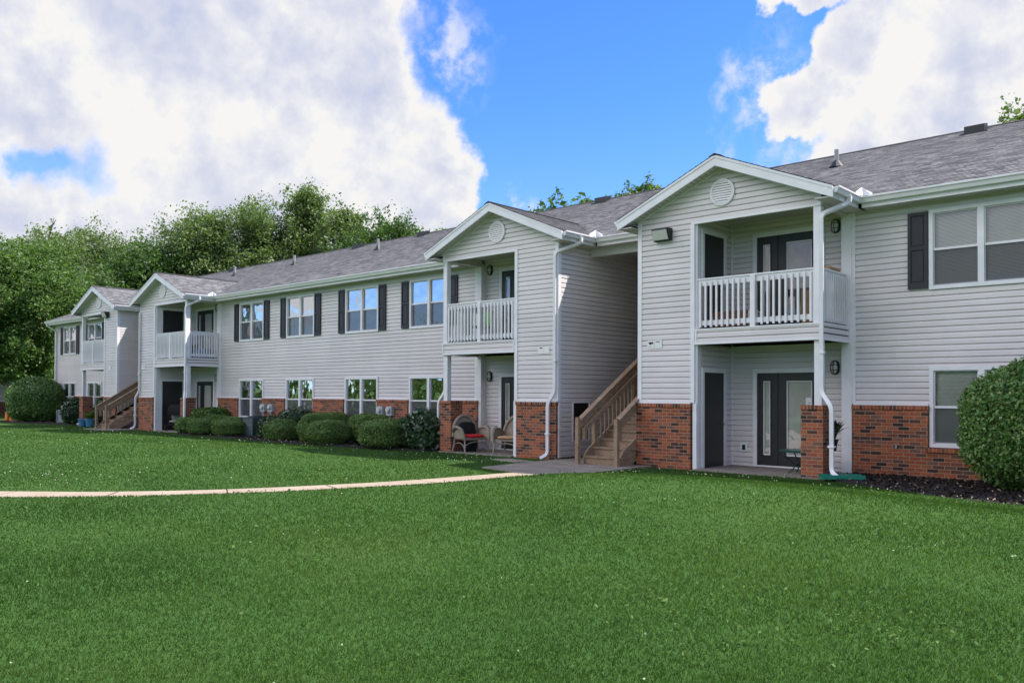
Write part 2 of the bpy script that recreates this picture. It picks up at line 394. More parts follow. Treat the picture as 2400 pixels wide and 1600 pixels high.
def walk_mat():
    mt, t, b = mat('sidewalk')
    tc = t.n('ShaderNodeTexCoord'); O = tc.outputs['Object']
    n = t.noise(O, 1.4, 5.0, 0.65); n2 = t.noise(O, 60.0, 4.0, 0.7)
    v = t.math('ADD', t.math('MULTIPLY', n.outputs[0], 0.65), t.math('MULTIPLY', n2.outputs[0], 0.35))
    t.link(t.ramp(v, [(0.35, (0.265, 0.205, 0.145)), (0.65, (0.385, 0.305, 0.225))]), b.inputs['Base Color']); b.inputs['Roughness'].default_value = 0.9
    bp = t.n('ShaderNodeBump'); bp.inputs['Strength'].default_value = 0.3; bp.inputs['Distance'].default_value = 0.004
    t.link(n2.outputs[0], bp.inputs['Height']); t.link(bp.outputs[0], b.inputs['Normal'])


walk_mat()


# ------------------------------------------------------------------ mesh helpers
class MB:
    def __init__(s): s.v = []; s.f = []; s.uv = []; s.mi = []; s.cur = 0; s.has_uv = False; s.smooth = False
    def quad(s, *p, uv=None):
        i = len(s.v); s.v += [tuple(q) for q in p]; s.f.append(tuple(range(i, i + len(p)))); s.mi.append(s.cur)
        if uv: s.has_uv = True
        s.uv.append(uv or [(0, 0)] * len(p))
    def box(s, x0, x1, y0, y1, z0, z1):
        a = [(x0, y0, z0), (x1, y0, z0), (x1, y1, z0), (x0, y1, z0), (x0, y0, z1), (x1, y0, z1), (x1, y1, z1), (x0, y1, z1)]
        for q in ((0, 3, 2, 1), (4, 5, 6, 7), (0, 1, 5, 4), (1, 2, 6, 5), (2, 3, 7, 6), (3, 0, 4, 7)): s.quad(*[a[k] for k in q])
    def prism(s, pts, vec):
        """polygon extruded by a vector"""
        b = [tuple(Vector(p) + Vector(vec)) for p in pts]; n = len(pts)
        s.quad(*pts); s.quad(*reversed(b))
        for i in range(n): s.quad(pts[i], b[i], b[(i + 1) % n], pts[(i + 1) % n])
    def beam(s, a, b, w, h, upv=(0, 0, 1)):
        a = Vector(a); b = Vector(b); d = (b - a).normalized(); sd = d.cross(Vector(upv))
        sd = sd.normalized() if sd.length > 1e-6 else Vector((1, 0, 0)); u = sd.cross(d).normalized()
        c = [a - sd * w / 2 - u * h / 2, a + sd * w / 2 - u * h / 2, a + sd * w / 2 + u * h / 2, a - sd * w / 2 + u * h / 2]
        s.prism(c, b - a)
    def tube(s, pts, rad, n=8, sx=1.0, caps=True, ref=None):
        pts = [Vector(p) for p in pts]; rad = rad if isinstance(rad, (list, tuple)) else [rad] * len(pts)
        rings = []; prev = None
        for i, p in enumerate(pts):
            d = (pts[min(i + 1, len(pts) - 1)] - pts[max(i - 1, 0)]).normalized()
            if prev is None:
                r = Vector(ref) if ref else (Vector((0, 0, 1)) if abs(d.z) < 0.9 else Vector((1, 0, 0)))
                e1 = (r - d * r.dot(d)).normalized()
            else: e1 = (prev - d * prev.dot(d)).normalized()
            prev = e1; e2 = d.cross(e1)
            off = pi / n if n == 4 else 0
            rings.append([p + (e1 * cos(2 * pi * k / n + off) * sx + e2 * sin(2 * pi * k / n + off)) * rad[i] for k in range(n)])
        for a, b in zip(rings, rings[1:]):
            for k in range(n): s.quad(a[k], a[(k + 1) % n], b[(k + 1) % n], b[k])
        if caps: s.quad(*reversed(rings[0])); s.quad(*rings[-1])
    def lathe(s, prof, c=(0, 0, 0), n=20):
        for (ra, za), (rb, zb) in zip(prof, prof[1:]):
            for k in range(n):
                a0, a1 = 2 * pi * k / n, 2 * pi * (k + 1) / n
                s.quad((c[0] + ra * cos(a0), c[1] + ra * sin(a0), c[2] + za), (c[0] + ra * cos(a1), c[1] + ra * sin(a1), c[2] + za),
                       (c[0] + rb * cos(a1), c[1] + rb * sin(a1), c[2] + zb), (c[0] + rb * cos(a0), c[1] + rb * sin(a0), c[2] + zb))
    def ell(s, c, r, n=14, m=9, p=1.0):
        c = Vector(c); g = []
        for j in range(m + 1):
            th = pi * j / m; row = []
            for k in range(n):
                ph = 2 * pi * k / n; d = [sin(th) * cos(ph), sin(th) * sin(ph), cos(th)]
                if p != 1: d = [math.copysign(abs(q) ** p, q) for q in d]
                row.append(c + Vector((d[0] * r[0], d[1] * r[1], d[2] * r[2])))
            g.append(row)
        for j in range(m):
            for k in range(n): s.quad(g[j + 1][k], g[j + 1][(k + 1) % n], g[j][(k + 1) % n], g[j][k])
    def mesh(s, name, off=(0, 0, 0), bevel=None):
        me = bpy.data.meshes.new(name)
        o = Vector(off)
        me.from_pydata([tuple(Vector(p) - o) for p in s.v], [], s.f)
        for i, k in enumerate(s.mi): me.polygons[i].material_index = k
        if s.has_uv:
            ul = me.uv_layers.new(name='UVMap'); fl = [c for u in s.uv for q in u for c in q]
            ul.data.foreach_set('uv', fl)
        if s.smooth:
            import bmesh
            bm = bmesh.new(); bm.from_mesh(me); bmesh.ops.remove_doubles(bm, verts=bm.verts, dist=1e-4); bm.to_mesh(me); bm.free()
            me.polygons.foreach_set('use_smooth', [True] * len(me.polygons))
            try: me.set_sharp_from_angle(angle=radians(50))
            except Exception: pass
        me.update()
        return me


def tag(o, label=None, cat=None, group=None, kind=None):
    if label: o['label'] = label
    if cat: o['category'] = cat
    if group: o['group'] = group
    if kind: o['kind'] = kind
    return o


def wloc(o):
    v = Vector((0, 0, 0))
    while o is not None: v += o.location; o = o.parent
    return v


def empty(name, loc, label, cat, group=None, rz=0):
    o = bpy.data.objects.new(name, None); COL.objects.link(o); o.location = loc; o.rotation_euler = (0, 0, rz); o.empty_display_size = 0.2
    return tag(o, label, cat, group)


def part(name, mb, mats, parent=None, loc=None, local=False):
    """one mesh object; MB in world coordinates unless local"""
    if isinstance(mb, MB):
        off = (0, 0, 0) if (local or parent is None) else wloc(parent)
        if parent is None and loc is not None and not local: off = loc
        me = mb.mesh(name, off)
        for mm in ([mats] if isinstance(mats, str) else mats): me.materials.append(MATS[mm])
    else: me = mb
    o = bpy.data.objects.new(name, me); COL.objects.link(o)
    if parent is not None: o.parent = parent
    if loc is not None: o.location = loc
    return o


@contextmanager
def one(name, mats, parent=None):
    q = MB(); yield q
    if q.f: part(name, q, mats, parent or bld)


def struct(name, mb, mats, kind='structure'):
    o = part(name, mb, mats); o['kind'] = kind; return o


def copy_tree(o, parent=None):
    c = o.copy(); COL.objects.link(c); c.parent = parent
    for ch in list(o.children): copy_tree(ch, c)
    return c


def quads_mesh(name, Q, mname, uvs=None):
    """Q: (N,k,3) array of k-gons"""
    Q = np.asarray(Q, dtype=np.float32); N, k = Q.shape[:2]
    me = bpy.data.meshes.new(name)
    me.vertices.add(N * k); me.vertices.foreach_set('co', Q.reshape(-1))
    me.loops.add(N * k); me.loops.foreach_set('vertex_index', np.arange(N * k, dtype=np.int32))
    me.polygons.add(N); me.polygons.foreach_set('loop_start', np.arange(0, N * k, k, dtype=np.int32))
    me.polygons.foreach_set('loop_total', np.full(N, k, dtype=np.int32))
    me.update(calc_edges=True); me.validate()
    for mn in ([mname] if isinstance(mname, str) else mname): me.materials.append(MATS[mn])
    return me


# ------------------------------------------------------------------ terrain
WALK = [(-24.0, -3.0), (-18.5, 0.6), (-14.54, 4.22), (-13.48, 5.17), (-12.51, 6.44), (-11.87, 7.83), (-11.35, 9.6), (-11.05, 11.9), (-11.0, 12.4)]


def smooth_path(P, n=8):
    out = []
    for i in range(len(P) - 1):
        p0, p1, p2, p3 = [np.array(P[max(0, min(len(P) - 1, i + k))]) for k in (-1, 0, 1, 2)]
        for t in np.arange(n) / n:
            out.append(0.5 * ((2 * p1) + (-p0 + p2) * t + (2 * p0 - 5 * p1 + 4 * p2 - p3) * t * t + (-p0 + 3 * p1 - 3 * p2 + p3) * t ** 3))
    out.append(np.array(P[-1])); return np.array(out)


WP = smooth_path(WALK)          # far edge of the sidewalk
WW = 1.2


def walk_dist(x, y):
    """signed distance to the far edge, positive on the camera's side"""
    x = np.asarray(x, float); y = np.asarray(y, float)
    best = np.full(x.shape, 1e9); sg = np.zeros(x.shape)
    for a, b in zip(WP, WP[1:]):
        d = b - a; L2 = d @ d
        t = np.clip(((x - a[0]) * d[0] + (y - a[1]) * d[1]) / L2, 0, 1)
        dx = x - (a[0] + t * d[0]); dy = y - (a[1] + t * d[1]); r = np.hypot(dx, dy)
        cr = d[0] * dy - d[1] * dx
        m_ = r < best; best = np.where(m_, r, best); sg = np.where(m_, -np.sign(cr), sg)
    return best * sg


def sstep(v, a, b):
    t = np.clip((v - a) / (b - a), 0, 1); return t * t * (3 - 2 * t)


def height(x, y):
    x = np.asarray(x, float); y = np.asarray(y, float)
    d = walk_dist(x, y)
    near = sstep(d, WW - 0.42, WW + 0.45) * 0.135 * (1 - sstep(y, 10.5, 13.0))
    ax = np.where(x < -7.2, (x + 7.2) / 2.3, (x + 7.2) / 5.0)
    mound = 0.17 * np.exp(-ax ** 2 - ((y - 11.8) / 1.9) ** 2)
    mound = mound * sstep(d, WW, WW + 0.9)
    left = 0.09 * np.exp(-((x + 20) / 5.0) ** 2 - ((y - 12.0) / 1.7) ** 2)
    return np.where(y > 15.0, 0, near + mound + left) * (1 - sstep(y, 14.2, 15.0))


def axis(lo, hi, fine0, fine1, step):
    a = list(np.arange(fine0, fine1 + 1e-6, step)); s = step; v = fine1
    while v < hi: s *= 1.35; v += s; a.append(min(v, hi))
    s = step; v = fine0
    while v > lo: s *= 1.35; v -= s; a.insert(0, max(v, lo))
    return np.unique(np.round(a, 4))


gx = axis(-900, 600, -27, 3.0, 0.25); gy = axis(-500, 900, 1.0, 15.5, 0.25)
GX, GY = np.meshgrid(gx, gy, indexing='ij'); GZ = height(GX, GY)
far_r = np.hypot(GX + 10, GY - 10); GZ = GZ - 0.02 * sstep(far_r, 60, 300)
V = np.stack([GX, GY, GZ], -1); ny = len(gy)
idx = np.arange(V.shape[0] * ny).reshape(V.shape[0], ny)
F = np.stack([idx[:-1, :-1], idx[1:, :-1], idx[1:, 1:], idx[:-1, 1:]], -1).reshape(-1, 4)
gm = bpy.data.meshes.new('lawn_ground'); gm.from_pydata(V.reshape(-1, 3).tolist(), [], F.tolist()); gm.materials.append(MATS['lawn'])
gm.polygons.foreach_set('use_smooth', [True] * len(gm.polygons))
lawn = bpy.data.objects.new('lawn_ground', gm); COL.objects.link(lawn); lawn['kind'] = 'structure'

# sidewalk slabs
mb = MB(); nrm = []
for i in range(len(WP)):
    d = WP[min(i + 1, len(WP) - 1)] - WP[max(i - 1, 0)]; d = d / np.linalg.norm(d); nrm.append(np.array([d[1], -d[0]]))
acc = 0.6
for i in range(len(WP) - 1):
    a, b = WP[i], WP[i + 1]; L = np.linalg.norm(b - a); k = max(1, int(L / 0.12))
    for j in range(k):
        p = a + (b - a) * j / k; q = a + (b - a) * (j + 1) / k; n0 = nrm[i] * (1 - j / k) + nrm[i + 1] * j / k; n1 = nrm[i] * (1 - (j + 1) / k) + nrm[i + 1] * (j + 1) / k
        acc += L / k
        z = 0.028
        if acc > 1.55:
            acc = 0; pm = p + (q - p) * .12; P2, Q2 = p + n0 * WW, pm + n0 * WW
            mb.quad((*p, .008), (*P2, .008), (*Q2, .008), (*pm, .008)); p = pm
        P2, Q2 = p + n0 * WW, q + n1 * WW
        mb.quad((*p, z), (*P2, z), (*Q2, z), (*q, z)); mb.quad((*p, z), (*q, z), (*q, z - .05), (*p, z - .05))
struct('sidewalk', mb, 'sidewalk')


def slab(name, pts, z, mname, kind='structure'):
    mb = MB(); mb.prism([(x, y, z) for x, y in pts], (0, 0, -0.12)); return struct(name, mb, mname, kind)


# breezeway pavement
mb = MB()
mb.prism([(-12.3, 12.55, .03), (-11.0, 12.15, .03), (-9.9, 12.1, .03), (-9.9, 15.3, .03), (-10.3, 15.3, .03), (-10.3, 22.6, .03), (-12.5, 22.6, .03), (-12.5, 14.4, .03)], (0, 0, -.12))
mb.prism([(-37.4, 14.0, .03), (-35.2, 14.0, .03), (-35.2, 22.6, .03), (-37.4, 22.6, .03)], (0, 0, -.12))
mb.prism([(-13.75, 14.35, .024), (-12.75, 14.1, .024), (-12.55, 14.55, .024), (-13.5, 14.75, .024)], (0, 0, -.1))
struct('pavement', mb, 'concrete_grey')

# mulch beds
bed_r = [(-6.1, 15.5), (-5.93, 15.1), (-5.18, 14.66), (-4.49, 14.04), (-3.72, 13.55), (-3.11, 13.36), (-1.5, 13.3), (1, 13.4), (6.6, 13.5), (6.6, 16.8), (-6.1, 16.8)]
bed_l = [(-30.9, 14.95), (-30.36, 14.68), (-28.01, 14.82), (-24.8, 14.6), (-22.04, 14.45), (-19.24, 14.62), (-17.04, 15.1), (-16.7, 15.4), (-16.6, 16.8), (-30.9, 16.8)]
bed_w = [(-50.5, 14.3), (-47, 14.6), (-44.5, 15.1), (-42.0, 15.2), (-41.5, 16.8), (-51, 16.8)]


def bed(poly):
    mb = MB(); mb.prism([(x, y, 0.045) for x, y in poly], (0, 0, -.1)); struct('mulch_bed', mb, 'mulch')


for poly in (bed_r, bed_l, bed_w): bed(poly)


def inside(poly, x, y):
    r = np.zeros(x.shape, bool); n = len(poly)
    for i in range(n):
        x0, y0 = poly[i]; x1, y1 = poly[(i + 1) % n]
        c = ((y0 > y) != (y1 > y)) & (x < (x1 - x0) * (y - y0) / (y1 - y0 + 1e-12) + x0); r ^= c
    return r


# ------------------------------------------------------------------ the apartment building
PC = 0.1143; ZB = 1.3647                # siding exposure, course base
F0, DM, YB = 15.378, 16.744, 16.9       # gable front, main wall, balcony recess
PITCHR = 0.4235
EY, EZ = 16.30, 5.36                    # eave line of the main roof
RY, RZ = 22.8, 5.36 + PITCHR * (22.8 - 16.30)
PROF = [(0.0, 0.016), (0.62, 0.0145), (0.805, 0.009), (0.81, -0.014), (1.0, -0.014)]

bld = empty('apartment_building', (-20.0, 16.744, 0), 'long two storey grey vinyl sided apartment building with brick base and four gabled balcony bays', 'building')


def siding(mb, o, du, nrm_, u0, u1, z0, z1, holes=(), top=None):
    """lapped siding on a vertical plane; top(z)->(ua,ub) optional clip"""
    o = Vector(o); du = Vector(du); nn = Vector(nrm_)
    cuts = {z0, z1}
    k0 = math.floor((z0 - ZB) / PC) - 1; k1 = math.ceil((z1 - ZB) / PC) + 1
    for k in range(k0, k1 + 1):
        for fr, _ in PROF[:-1]:
            z = ZB + (k + fr) * PC
            if z0 < z < z1: cuts.add(z)
    for h in holes:
        for z in (h[2], h[3]):
            if z0 < z < z1: cuts.add(z)
    cuts = sorted(cuts)

    def off(z, side):
        f = (z - ZB) / PC; f -= math.floor(f + (1e-6 if side > 0 else -1e-6))
        f = min(max(f, 0), 1)
        for (a, va), (b, vb) in zip(PROF, PROF[1:]):
            if a <= f <= b + 1e-9: return va + (vb - va) * (f - a) / (b - a)
        return 0
    for a, b in zip(cuts, cuts[1:]):
        if b - a < 1e-5: continue
        mid = (a + b) / 2; iv = [(u0, u1)]
        for h in holes:
            if h[2] < mid < h[3]:
                nv = []
                for p, q in iv:
                    if h[1] <= p or h[0] >= q: nv.append((p, q)); continue
                    if h[0] > p: nv.append((p, h[0]))
                    if h[1] < q: nv.append((h[1], q))
                iv = nv
        oa, ob = off(a, 1), off(b, -1)
        fl = abs(((a - ZB) / PC) - round((a - ZB) / PC)) < 1e-5
        for p, q in iv:
            pa, qa, pb, qb = p, q, p, q
            if top:
                ta, tb = top(a), top(b)
                pa, qa = max(p, ta[0]), min(q, ta[1]); pb, qb = max(p, tb[0]), min(q, tb[1])
                if qa <= pa: continue
                if qb < pb: pb = qb = (pb + qb) / 2
            P = lambda u, z, of: o + du * u + Vector((0, 0, z)) + nn * of
            mb.quad(P(pa, a, oa), P(qa, a, oa), P(qb, b, ob), P(pb, b, ob))
            if fl: mb.quad(P(pa, a, -.014), P(qa, a, -.014), P(qa, a, oa), P(pa, a, oa))


def yplane(y, x0, x1, z0, z1, holes=(), top=None, name='wall', parent=None):
    with one(name, 'siding', parent) as q: siding(q, (0, y, 0), (1, 0, 0), (0, -1, 0), x0, x1, z0, z1, holes, top)


def xplane(x, y0, y1, z0, z1, sgn=1, holes=(), name='wall', parent=None):
    with one(name, 'siding', parent) as q: siding(q, (x, 0, 0), (0, 1, 0), (sgn, 0, 0), y0, y1, z0, z1, holes)


WIN_W, WIN_H = 1.74, 1.49
UPZ, LOZ = 3.53, 0.605
up_w = [-47.5, -44.24, -29.5, -26.25, -22.74, -19.5, -4.75]
lo_w = [-47.52, -44.25, -29.49, -26.26, -22.75, -19.5, -4.75]

G1 = dict(xl=-10.28, w=4.04, mir=False, door=2.03); G2 = dict(xl=-16.55, w=4.0, mir=True, door=1.86)
G3 = dict(xl=-35.14, w=4.08, mir=False, door=1.97); G4 = dict(xl=-41.45, w=4.03, mir=True, door=1.9)
GS = [G1, G2, G3, G4]

XL, XR = -48.56, 6.4
holes = [(x, x + WIN_W, UPZ, UPZ + WIN_H) for x in up_w] + [(x, x + WIN_W, LOZ, LOZ + WIN_H) for x in lo_w]

segs = [(XL, G4['xl'] + 0.0), (G3['xl'] + G3['w'] + .08, G2['xl'] - .0), (G1['xl'] + G1['w'] + .12, XR)]
segs[0] = (XL, G4['xl'] + 2.0 if False else G4['xl'] + 4.03 - 1.3)
for a, b in segs:
    yplane(DM, a, b, 1.39, 5.25, holes)
# lower siding of G4's open bay sits above the brick like the rest; passage walls
for g, x, sg in ((G2, G2['xl'] + G2['w'], 1), (G4, G4['xl'] + G4['w'], 1), (G1, G1['xl'], -1), (G3, G3['xl'], -1)):
    xplane(x, F0 + .06, 22.6, 0.06, 5.35, sg, holes=[(15.92, 16.56, 0.44, 1.36)] if g is G2 else ())
xplane(XL, DM, 28.6, 1.39, 5.4, -1)
with one('wall', 'siding') as q:
    for x in (XL, XR):
        if x == XR: q.quad((x, DM, 0), (x, 28.6, 0), (x, 28.6, 5.4), (x, DM, 5.4))
        q.quad((x, 16.744, 5.4), (x, 28.6, 5.4), (x, 22.8, 8.0))
    q.quad((XL, 28.6, 0), (XR, 28.6, 0), (XR, 28.6, 5.4), (XL, 28.6, 5.4))
for x0, x1 in ((-12.55, -10.28), (-37.42, -35.14)): yplane(22.6, x0, x1, 0.0, 5.3)



def bx(name, mname, *a):
    with one(name, mname) as q: q.box(*a)


def trimv(*a): bx('corner_board', 'white', *a)


CAPZ = 1.372


def brick_wall(x0, x1, y0, y1, z0=-.1, z1=CAPZ, proud=.022, name='brick_base'):
    with one(name, ['brick', 'brick_cap']) as q:
        q.box(x0, x1, y0, y1, z0, z1 - .075); q.cur = 1; q.box(x0 - proud * .6, x1 + proud * .6, y0 - proud, y1 + .01, z1 - .075, z1)


# brick base of the main wall between the windows
def brick_run(x0, x1, wins):
    xs = [x0]
    for w in sorted(wins): xs += [w - .01, w + WIN_W + .01]
    xs.append(x1)
    for a, b in zip(xs[::2], xs[1::2]):
        if b - a > .05: brick_wall(a, b, DM - .095, DM + .1)
    for w in wins:
        with one('brick_base', ['brick', 'brick_cap']) as q:
            q.box(w - .01, w + WIN_W + .01, DM - .095, DM + .1, -.1, LOZ - .09)
            q.cur = 1; q.box(w - .05, w + WIN_W + .05, DM - .135, DM + .1, LOZ - .09, LOZ - .012)
    for a, b in zip(xs[::2], xs[1::2]):
        if b - a > .05: bx('trim_strip', 'white', a, b, DM - .055, DM, CAPZ, CAPZ + .045)


brick_run(XL - .05, G4['xl'] + 2.73, [-47.52, -44.25]); brick_run(G3['xl'] + G3['w'] + .05, G2['xl'] + .02, [-29.49, -26.26, -22.75, -19.5]); brick_run(G1['xl'] + G1['w'] + .10, XR, [-4.75])
for x in (XL,): trimv(x - .03, x + .09, DM - .03, DM + .09, 1.39, 5.25)

roof = MB()


TH = 0.14
SL = sqrt(1 + PITCHR ** 2)


def shingle_slope(org, ex, ey, length, rise_run, u_range, mb=roof, step=TH, lip=.008):
    """courses of shingles; org on the eave, ex along eave, ey horizontal direction up-slope; u_range(t)->(ua,ub) at horizontal run t"""
    org = Vector(org); ex = Vector(ex); ey = Vector(ey); t = 0.0; run_step = step / SL; row = 0
    nrm_ = (Vector((0, 0, 1)) - ey * PITCHR).normalized()
    while t < rise_run - 1e-6:
        t1 = min(t + run_step, rise_run)
        a0, b0 = u_range(t); a1, b1 = u_range(t1)
        P = lambda u, tt, lf: org + ex * u + ey * tt + Vector((0, 0, PITCHR * tt)) + nrm_ * lf
        v0, v1 = row * step + .002, (row + 1) * step - .002
        mb.quad(P(a0, t, lip), P(b0, t, lip), P(b1, t1, 0), P(a1, t1, 0), uv=[(a0, v0), (b0, v0), (b1, v1), (a1, v1)])
        mb.cur = 1; mb.quad(P(a0, t, -.004), P(b0, t, -.004), P(b0, t, lip), P(a0, t, lip)); mb.cur = 0
        t = t1; row += 1


RX0, RX1 = -48.92, 6.8
shingle_slope((0, EY, EZ), (1, 0, 0), (0, 1, 0), 0, RY - EY, lambda t: (RX0, RX1))
roof.quad((RX0, RY, RZ), (RX1, RY, RZ), (RX1, 2 * RY - EY, EZ), (RX0, 2 * RY - EY, EZ), uv=[(0, 0), (50, 0), (50, 6.5), (0, 6.5)])
for x in np.arange(RX0, RX1, .30):       # ridge caps
    roof.prism([(x, RY - .13, RZ - .035), (x, RY, RZ + .025), (x, RY + .13, RZ - .035)], (.31, 0, 0))
# main eave: fascia, soffit, gutter between the bays
OVF = .36                                # gable overhang in front
EHALF = 2.37


def gutter_run(a, b, out):
    """K-profile gutter from a to b, out = outward horizontal direction; top at a.z"""
    a = Vector(a); b = Vector(b); o = Vector(out); z = Vector((0, 0, 1))
    prof = [o * 0 + z * -.115, o * .075 + z * -.115, o * .10 + z * -.05, o * .125 + z * -.03, o * .125 + z * 0, o * .115 + z * 0, o * .115 - z * .012, o * 0 - z * .012]
    with one('gutter', 'gutter') as q: q.prism([a + p for p in prof], b - a)


def eave(x0, x1):
    bx('fascia_board', 'white', x0, x1, EY + .03, EY + .055, EZ - .21, EZ - .02)
    bx('soffit', 'soffit', x0, x1, EY + .055, DM, EZ - .20, EZ - .18)
    gutter_run((x0, EY + .03, EZ - .01), (x1, EY + .03, EZ - .01), (0, -1, 0))


centers = []
for g in GS: centers.append(g['xl'] + g['w'] / 2)
c1, c2, c3, c4 = centers
eave(RX0, c4 - EHALF - .05); eave(c4 + EHALF + .05, c3 - EHALF - .05); eave(c3 + EHALF + .05, c2 - EHALF - .05); eave(c2 + EHALF + .05, c1 - EHALF - .05); eave(c1 + EHALF + .05, RX1)
# rakes of the two building ends
for x in (RX0, RX1 - .03):
    with one('rake_board', 'white') as q: q.prism([(x, EY, EZ - .02), (x, RY, RZ - .02), (x, 2 * RY - EY, EZ - .02), (x, 2 * RY - EY, EZ - .2), (x, RY, RZ - .2), (x, EY, EZ - .2)], (.03, 0, 0))
with one('soffit', 'soffit') as q: q.quad((RX0, EY, EZ - .19), (XL, EY, EZ - .19), (XL, RY, RZ - .19), (RX0, RY, RZ - .19))

mesh_cache = {}


def window_mesh():
    f = MB(); w, h = WIN_W, WIN_H
    c = .07
    for a in ((0, c, 0, h), (w - c, w, 0, h), (c, w - c, 0, c), (c, w - c, h - c, h), (w / 2 - .05, w / 2 + .05, c, h - c)):
        f.box(a[0], a[1], -.045, .06, a[2], a[3])
    for u0, u1 in ((c, w / 2 - .05), (w / 2 + .05, w - c)):
        zm = h * .5
        f.box(u0, u1, -.012, .05, zm - .022, zm + .022)
        for z0, z1, y0, y1 in ((zm + .022, h - c, -.006, .03), (c, zm - .022, .012, .045)):
            f.box(u0, u0 + .022, y0, y1, z0, z1); f.box(u1 - .022, u1, y0, y1, z0, z1)
            f.box(u0 + .022, u1 - .022, y0, y1, (z1 - .02) if z1 > zm + .1 else z0, z1 if z1 > zm + .1 else z0 + .03)
    g = MB(); s = MB()
    for u0, u1 in ((c, w / 2 - .05), (w / 2 + .05, w - c)):
        zm = h * .5
        g.quad((u0 + .02, .012, zm), (u1 - .02, .012, zm), (u1 - .02, .012, h - c), (u0 + .02, .012, h - c))
        g.quad((u0 + .02, .032, c), (u1 - .02, .032, c), (u1 - .02, .032, zm), (u0 + .02, .032, zm))
        s.quad((u0 + .012, .004, c + .012), (u1 - .012, .004, c + .012), (u1 - .012, .004, zm - .02), (u0 + .012, .004, zm - .02))
    bl = MB()
    for u0, u1 in ((c + .01, w / 2 - .06), (w / 2 + .06, w - c - .01)):
        z = c + .01
        while z < h - c - .03:
            bl.quad((u0, .085, z), (u1, .085, z), (u1, .10, z + .021), (u0, .10, z + .021)); z += .0245
    cu = MB()
    for u0, u1 in ((c, w / 2 - .05), (w / 2 + .05, w - c)):
        n = 14
        for i in range(n):
            ua, ub = u0 + (u1 - u0) * i / n, u0 + (u1 - u0) * (i + 1) / n; ya, yb = (.11, .15) if i % 2 else (.15, .11)
            cu.quad((ua, ya, c), (ub, yb, c), (ub, yb, h - c), (ua, ya, h - c))
    return f, g, s, bl, cu


def get_mesh(key, mb, mats):
    if key not in mesh_cache:
        me = mb.mesh(key); [me.materials.append(MATS[q]) for q in ([mats] if isinstance(mats, str) else mats)]
        mesh_cache[key] = me
    return mesh_cache[key]


_f, _g, _s, _b, _c = window_mesh()


def add_window(x, z, glass='glass_film', screen=True, back=None):
    o = part('window', get_mesh('window', _f, 'white'), None, bld); o.location = Vector((x, DM - .004, z)) - bld.location
    key = 'pane_' + glass
    part('pane', get_mesh(key, _g, glass), None, o)
    if screen: part('insect_screen', get_mesh('insect_screen', _s, 'screen_mesh'), None, o)
    if back == 'blind': part('blind', get_mesh('blind', _b, 'blind'), None, o)
    if back == 'curtain': part('curtain', get_mesh('curtain', _c, 'curtain'), None, o)
    return o


for x, gl, bk in zip(up_w, ['glass_film', 'glass_film', 'glass_film', 'glass_film', 'glass_film', 'glass_film', 'glass_plain'], [None, None, None, 'curtain', 'curtain', 'curtain', 'blind']):
    add_window(x, UPZ, gl, True, bk)
for x, gl, bk in zip(lo_w, ['glass_film', 'glass_film', 'glass_wavy', 'glass_wavy', 'glass_wavy', 'glass_wavy', 'glass_plain'], ['blind', 'blind', None, None, None, None, 'blind']):
    add_window(x, LOZ, gl, True, bk)

# dark backing sheets behind the glass, standing in for the unlit rooms
for a, b in segs: bx('room_backing', 'room', a + .2, b - .2, DM + .45, DM + .5, .1, 5.2)

# shutters
sh = MB(); sw, shh = .355, 1.43
for a in ((0, .055, 0, shh), (sw - .055, sw, 0, shh), (.055, sw - .055, 0, .11), (.055, sw - .055, shh - .06, shh), (.055, sw - .055, shh * .5 + .01, shh * .5 + .075)):
    sh.box(a[0], a[1], -.045, .0, a[2], a[3])
for z0, z1 in ((.11, shh * .5 + .01), (shh * .5 + .075, shh - .06)):
    sh.box(.055, sw - .055, -.022, 0, z0, z1)
    i = .03; x0, x1 = .055, sw - .055
    sh.prism([(x0 + i, -.022, z0 + i), (x1 - i, -.022, z0 + i), (x1 - i, -.022, z1 - i), (x0 + i, -.022, z1 - i)], (0, -.016, 0))
shm = get_mesh('shutter', sh, 'shutter')
for x in up_w:
    for xx in (x - sw - .012, x + WIN_W + .012):
        o = part('shutter', shm, None, bld); o.location = Vector((xx, DM - .018, UPZ + .03)) - bld.location


# railings
def railing(parent, a, b, zb=2.98, zt=3.94, mid=True, n=None):
    """wooden balcony railing with 2x2 balusters fixed outside the rails"""
    a = Vector(a); b = Vector(b); d = (b - a).normalized(); L = (b - a).length
    out = d.cross(Vector((0, 0, 1))).normalized()
    R = part('balcony_railing', MBrail(a, b, zb, zt), 'white', parent)
    bal = MB(); bal.box(-.02, .02, -.02, .02, 0, zt - zb - .02); key = 'baluster'
    me = get_mesh(key, bal, 'white')
    n = n or int(L / .118)
    for i in range(n):
        t = (i + .5) / n
        if mid and abs(t * L - L / 2) < .09: continue
        p = a + d * (t * L) + out * .045
        o = part('baluster', me, None, R); o.location = Vector((p.x, p.y, zb - .03)) - wloc(R)
        o.rotation_euler = (0, 0, atan2(d.y, d.x))
    if mid:
        pm = MB(); p = a + d * (L / 2) + out * .02
        pm.beam((p.x, p.y, zb - .06), (p.x, p.y, zt - .005), .12, .10, upv=tuple(d))
        part('post', pm, 'white', R)
    return R


def MBrail(a, b, zb, zt):
    m_ = MB()
    m_.beam((a.x, a.y, zt - .07), (b.x, b.y, zt - .07), .045, .13)
    m_.beam((a.x, a.y, zt - .0 + .005), (b.x, b.y, zt + .005), .10, .03)
    m_.beam((a.x, a.y, zb + .06), (b.x, b.y, zb + .06), .045, .10)
    d = (b - a).normalized()
    for p in (a + d * .02, b - d * .02): m_.beam((p.x, p.y, zb - .04), (p.x, p.y, zt - .01), .04, .05)
    return m_


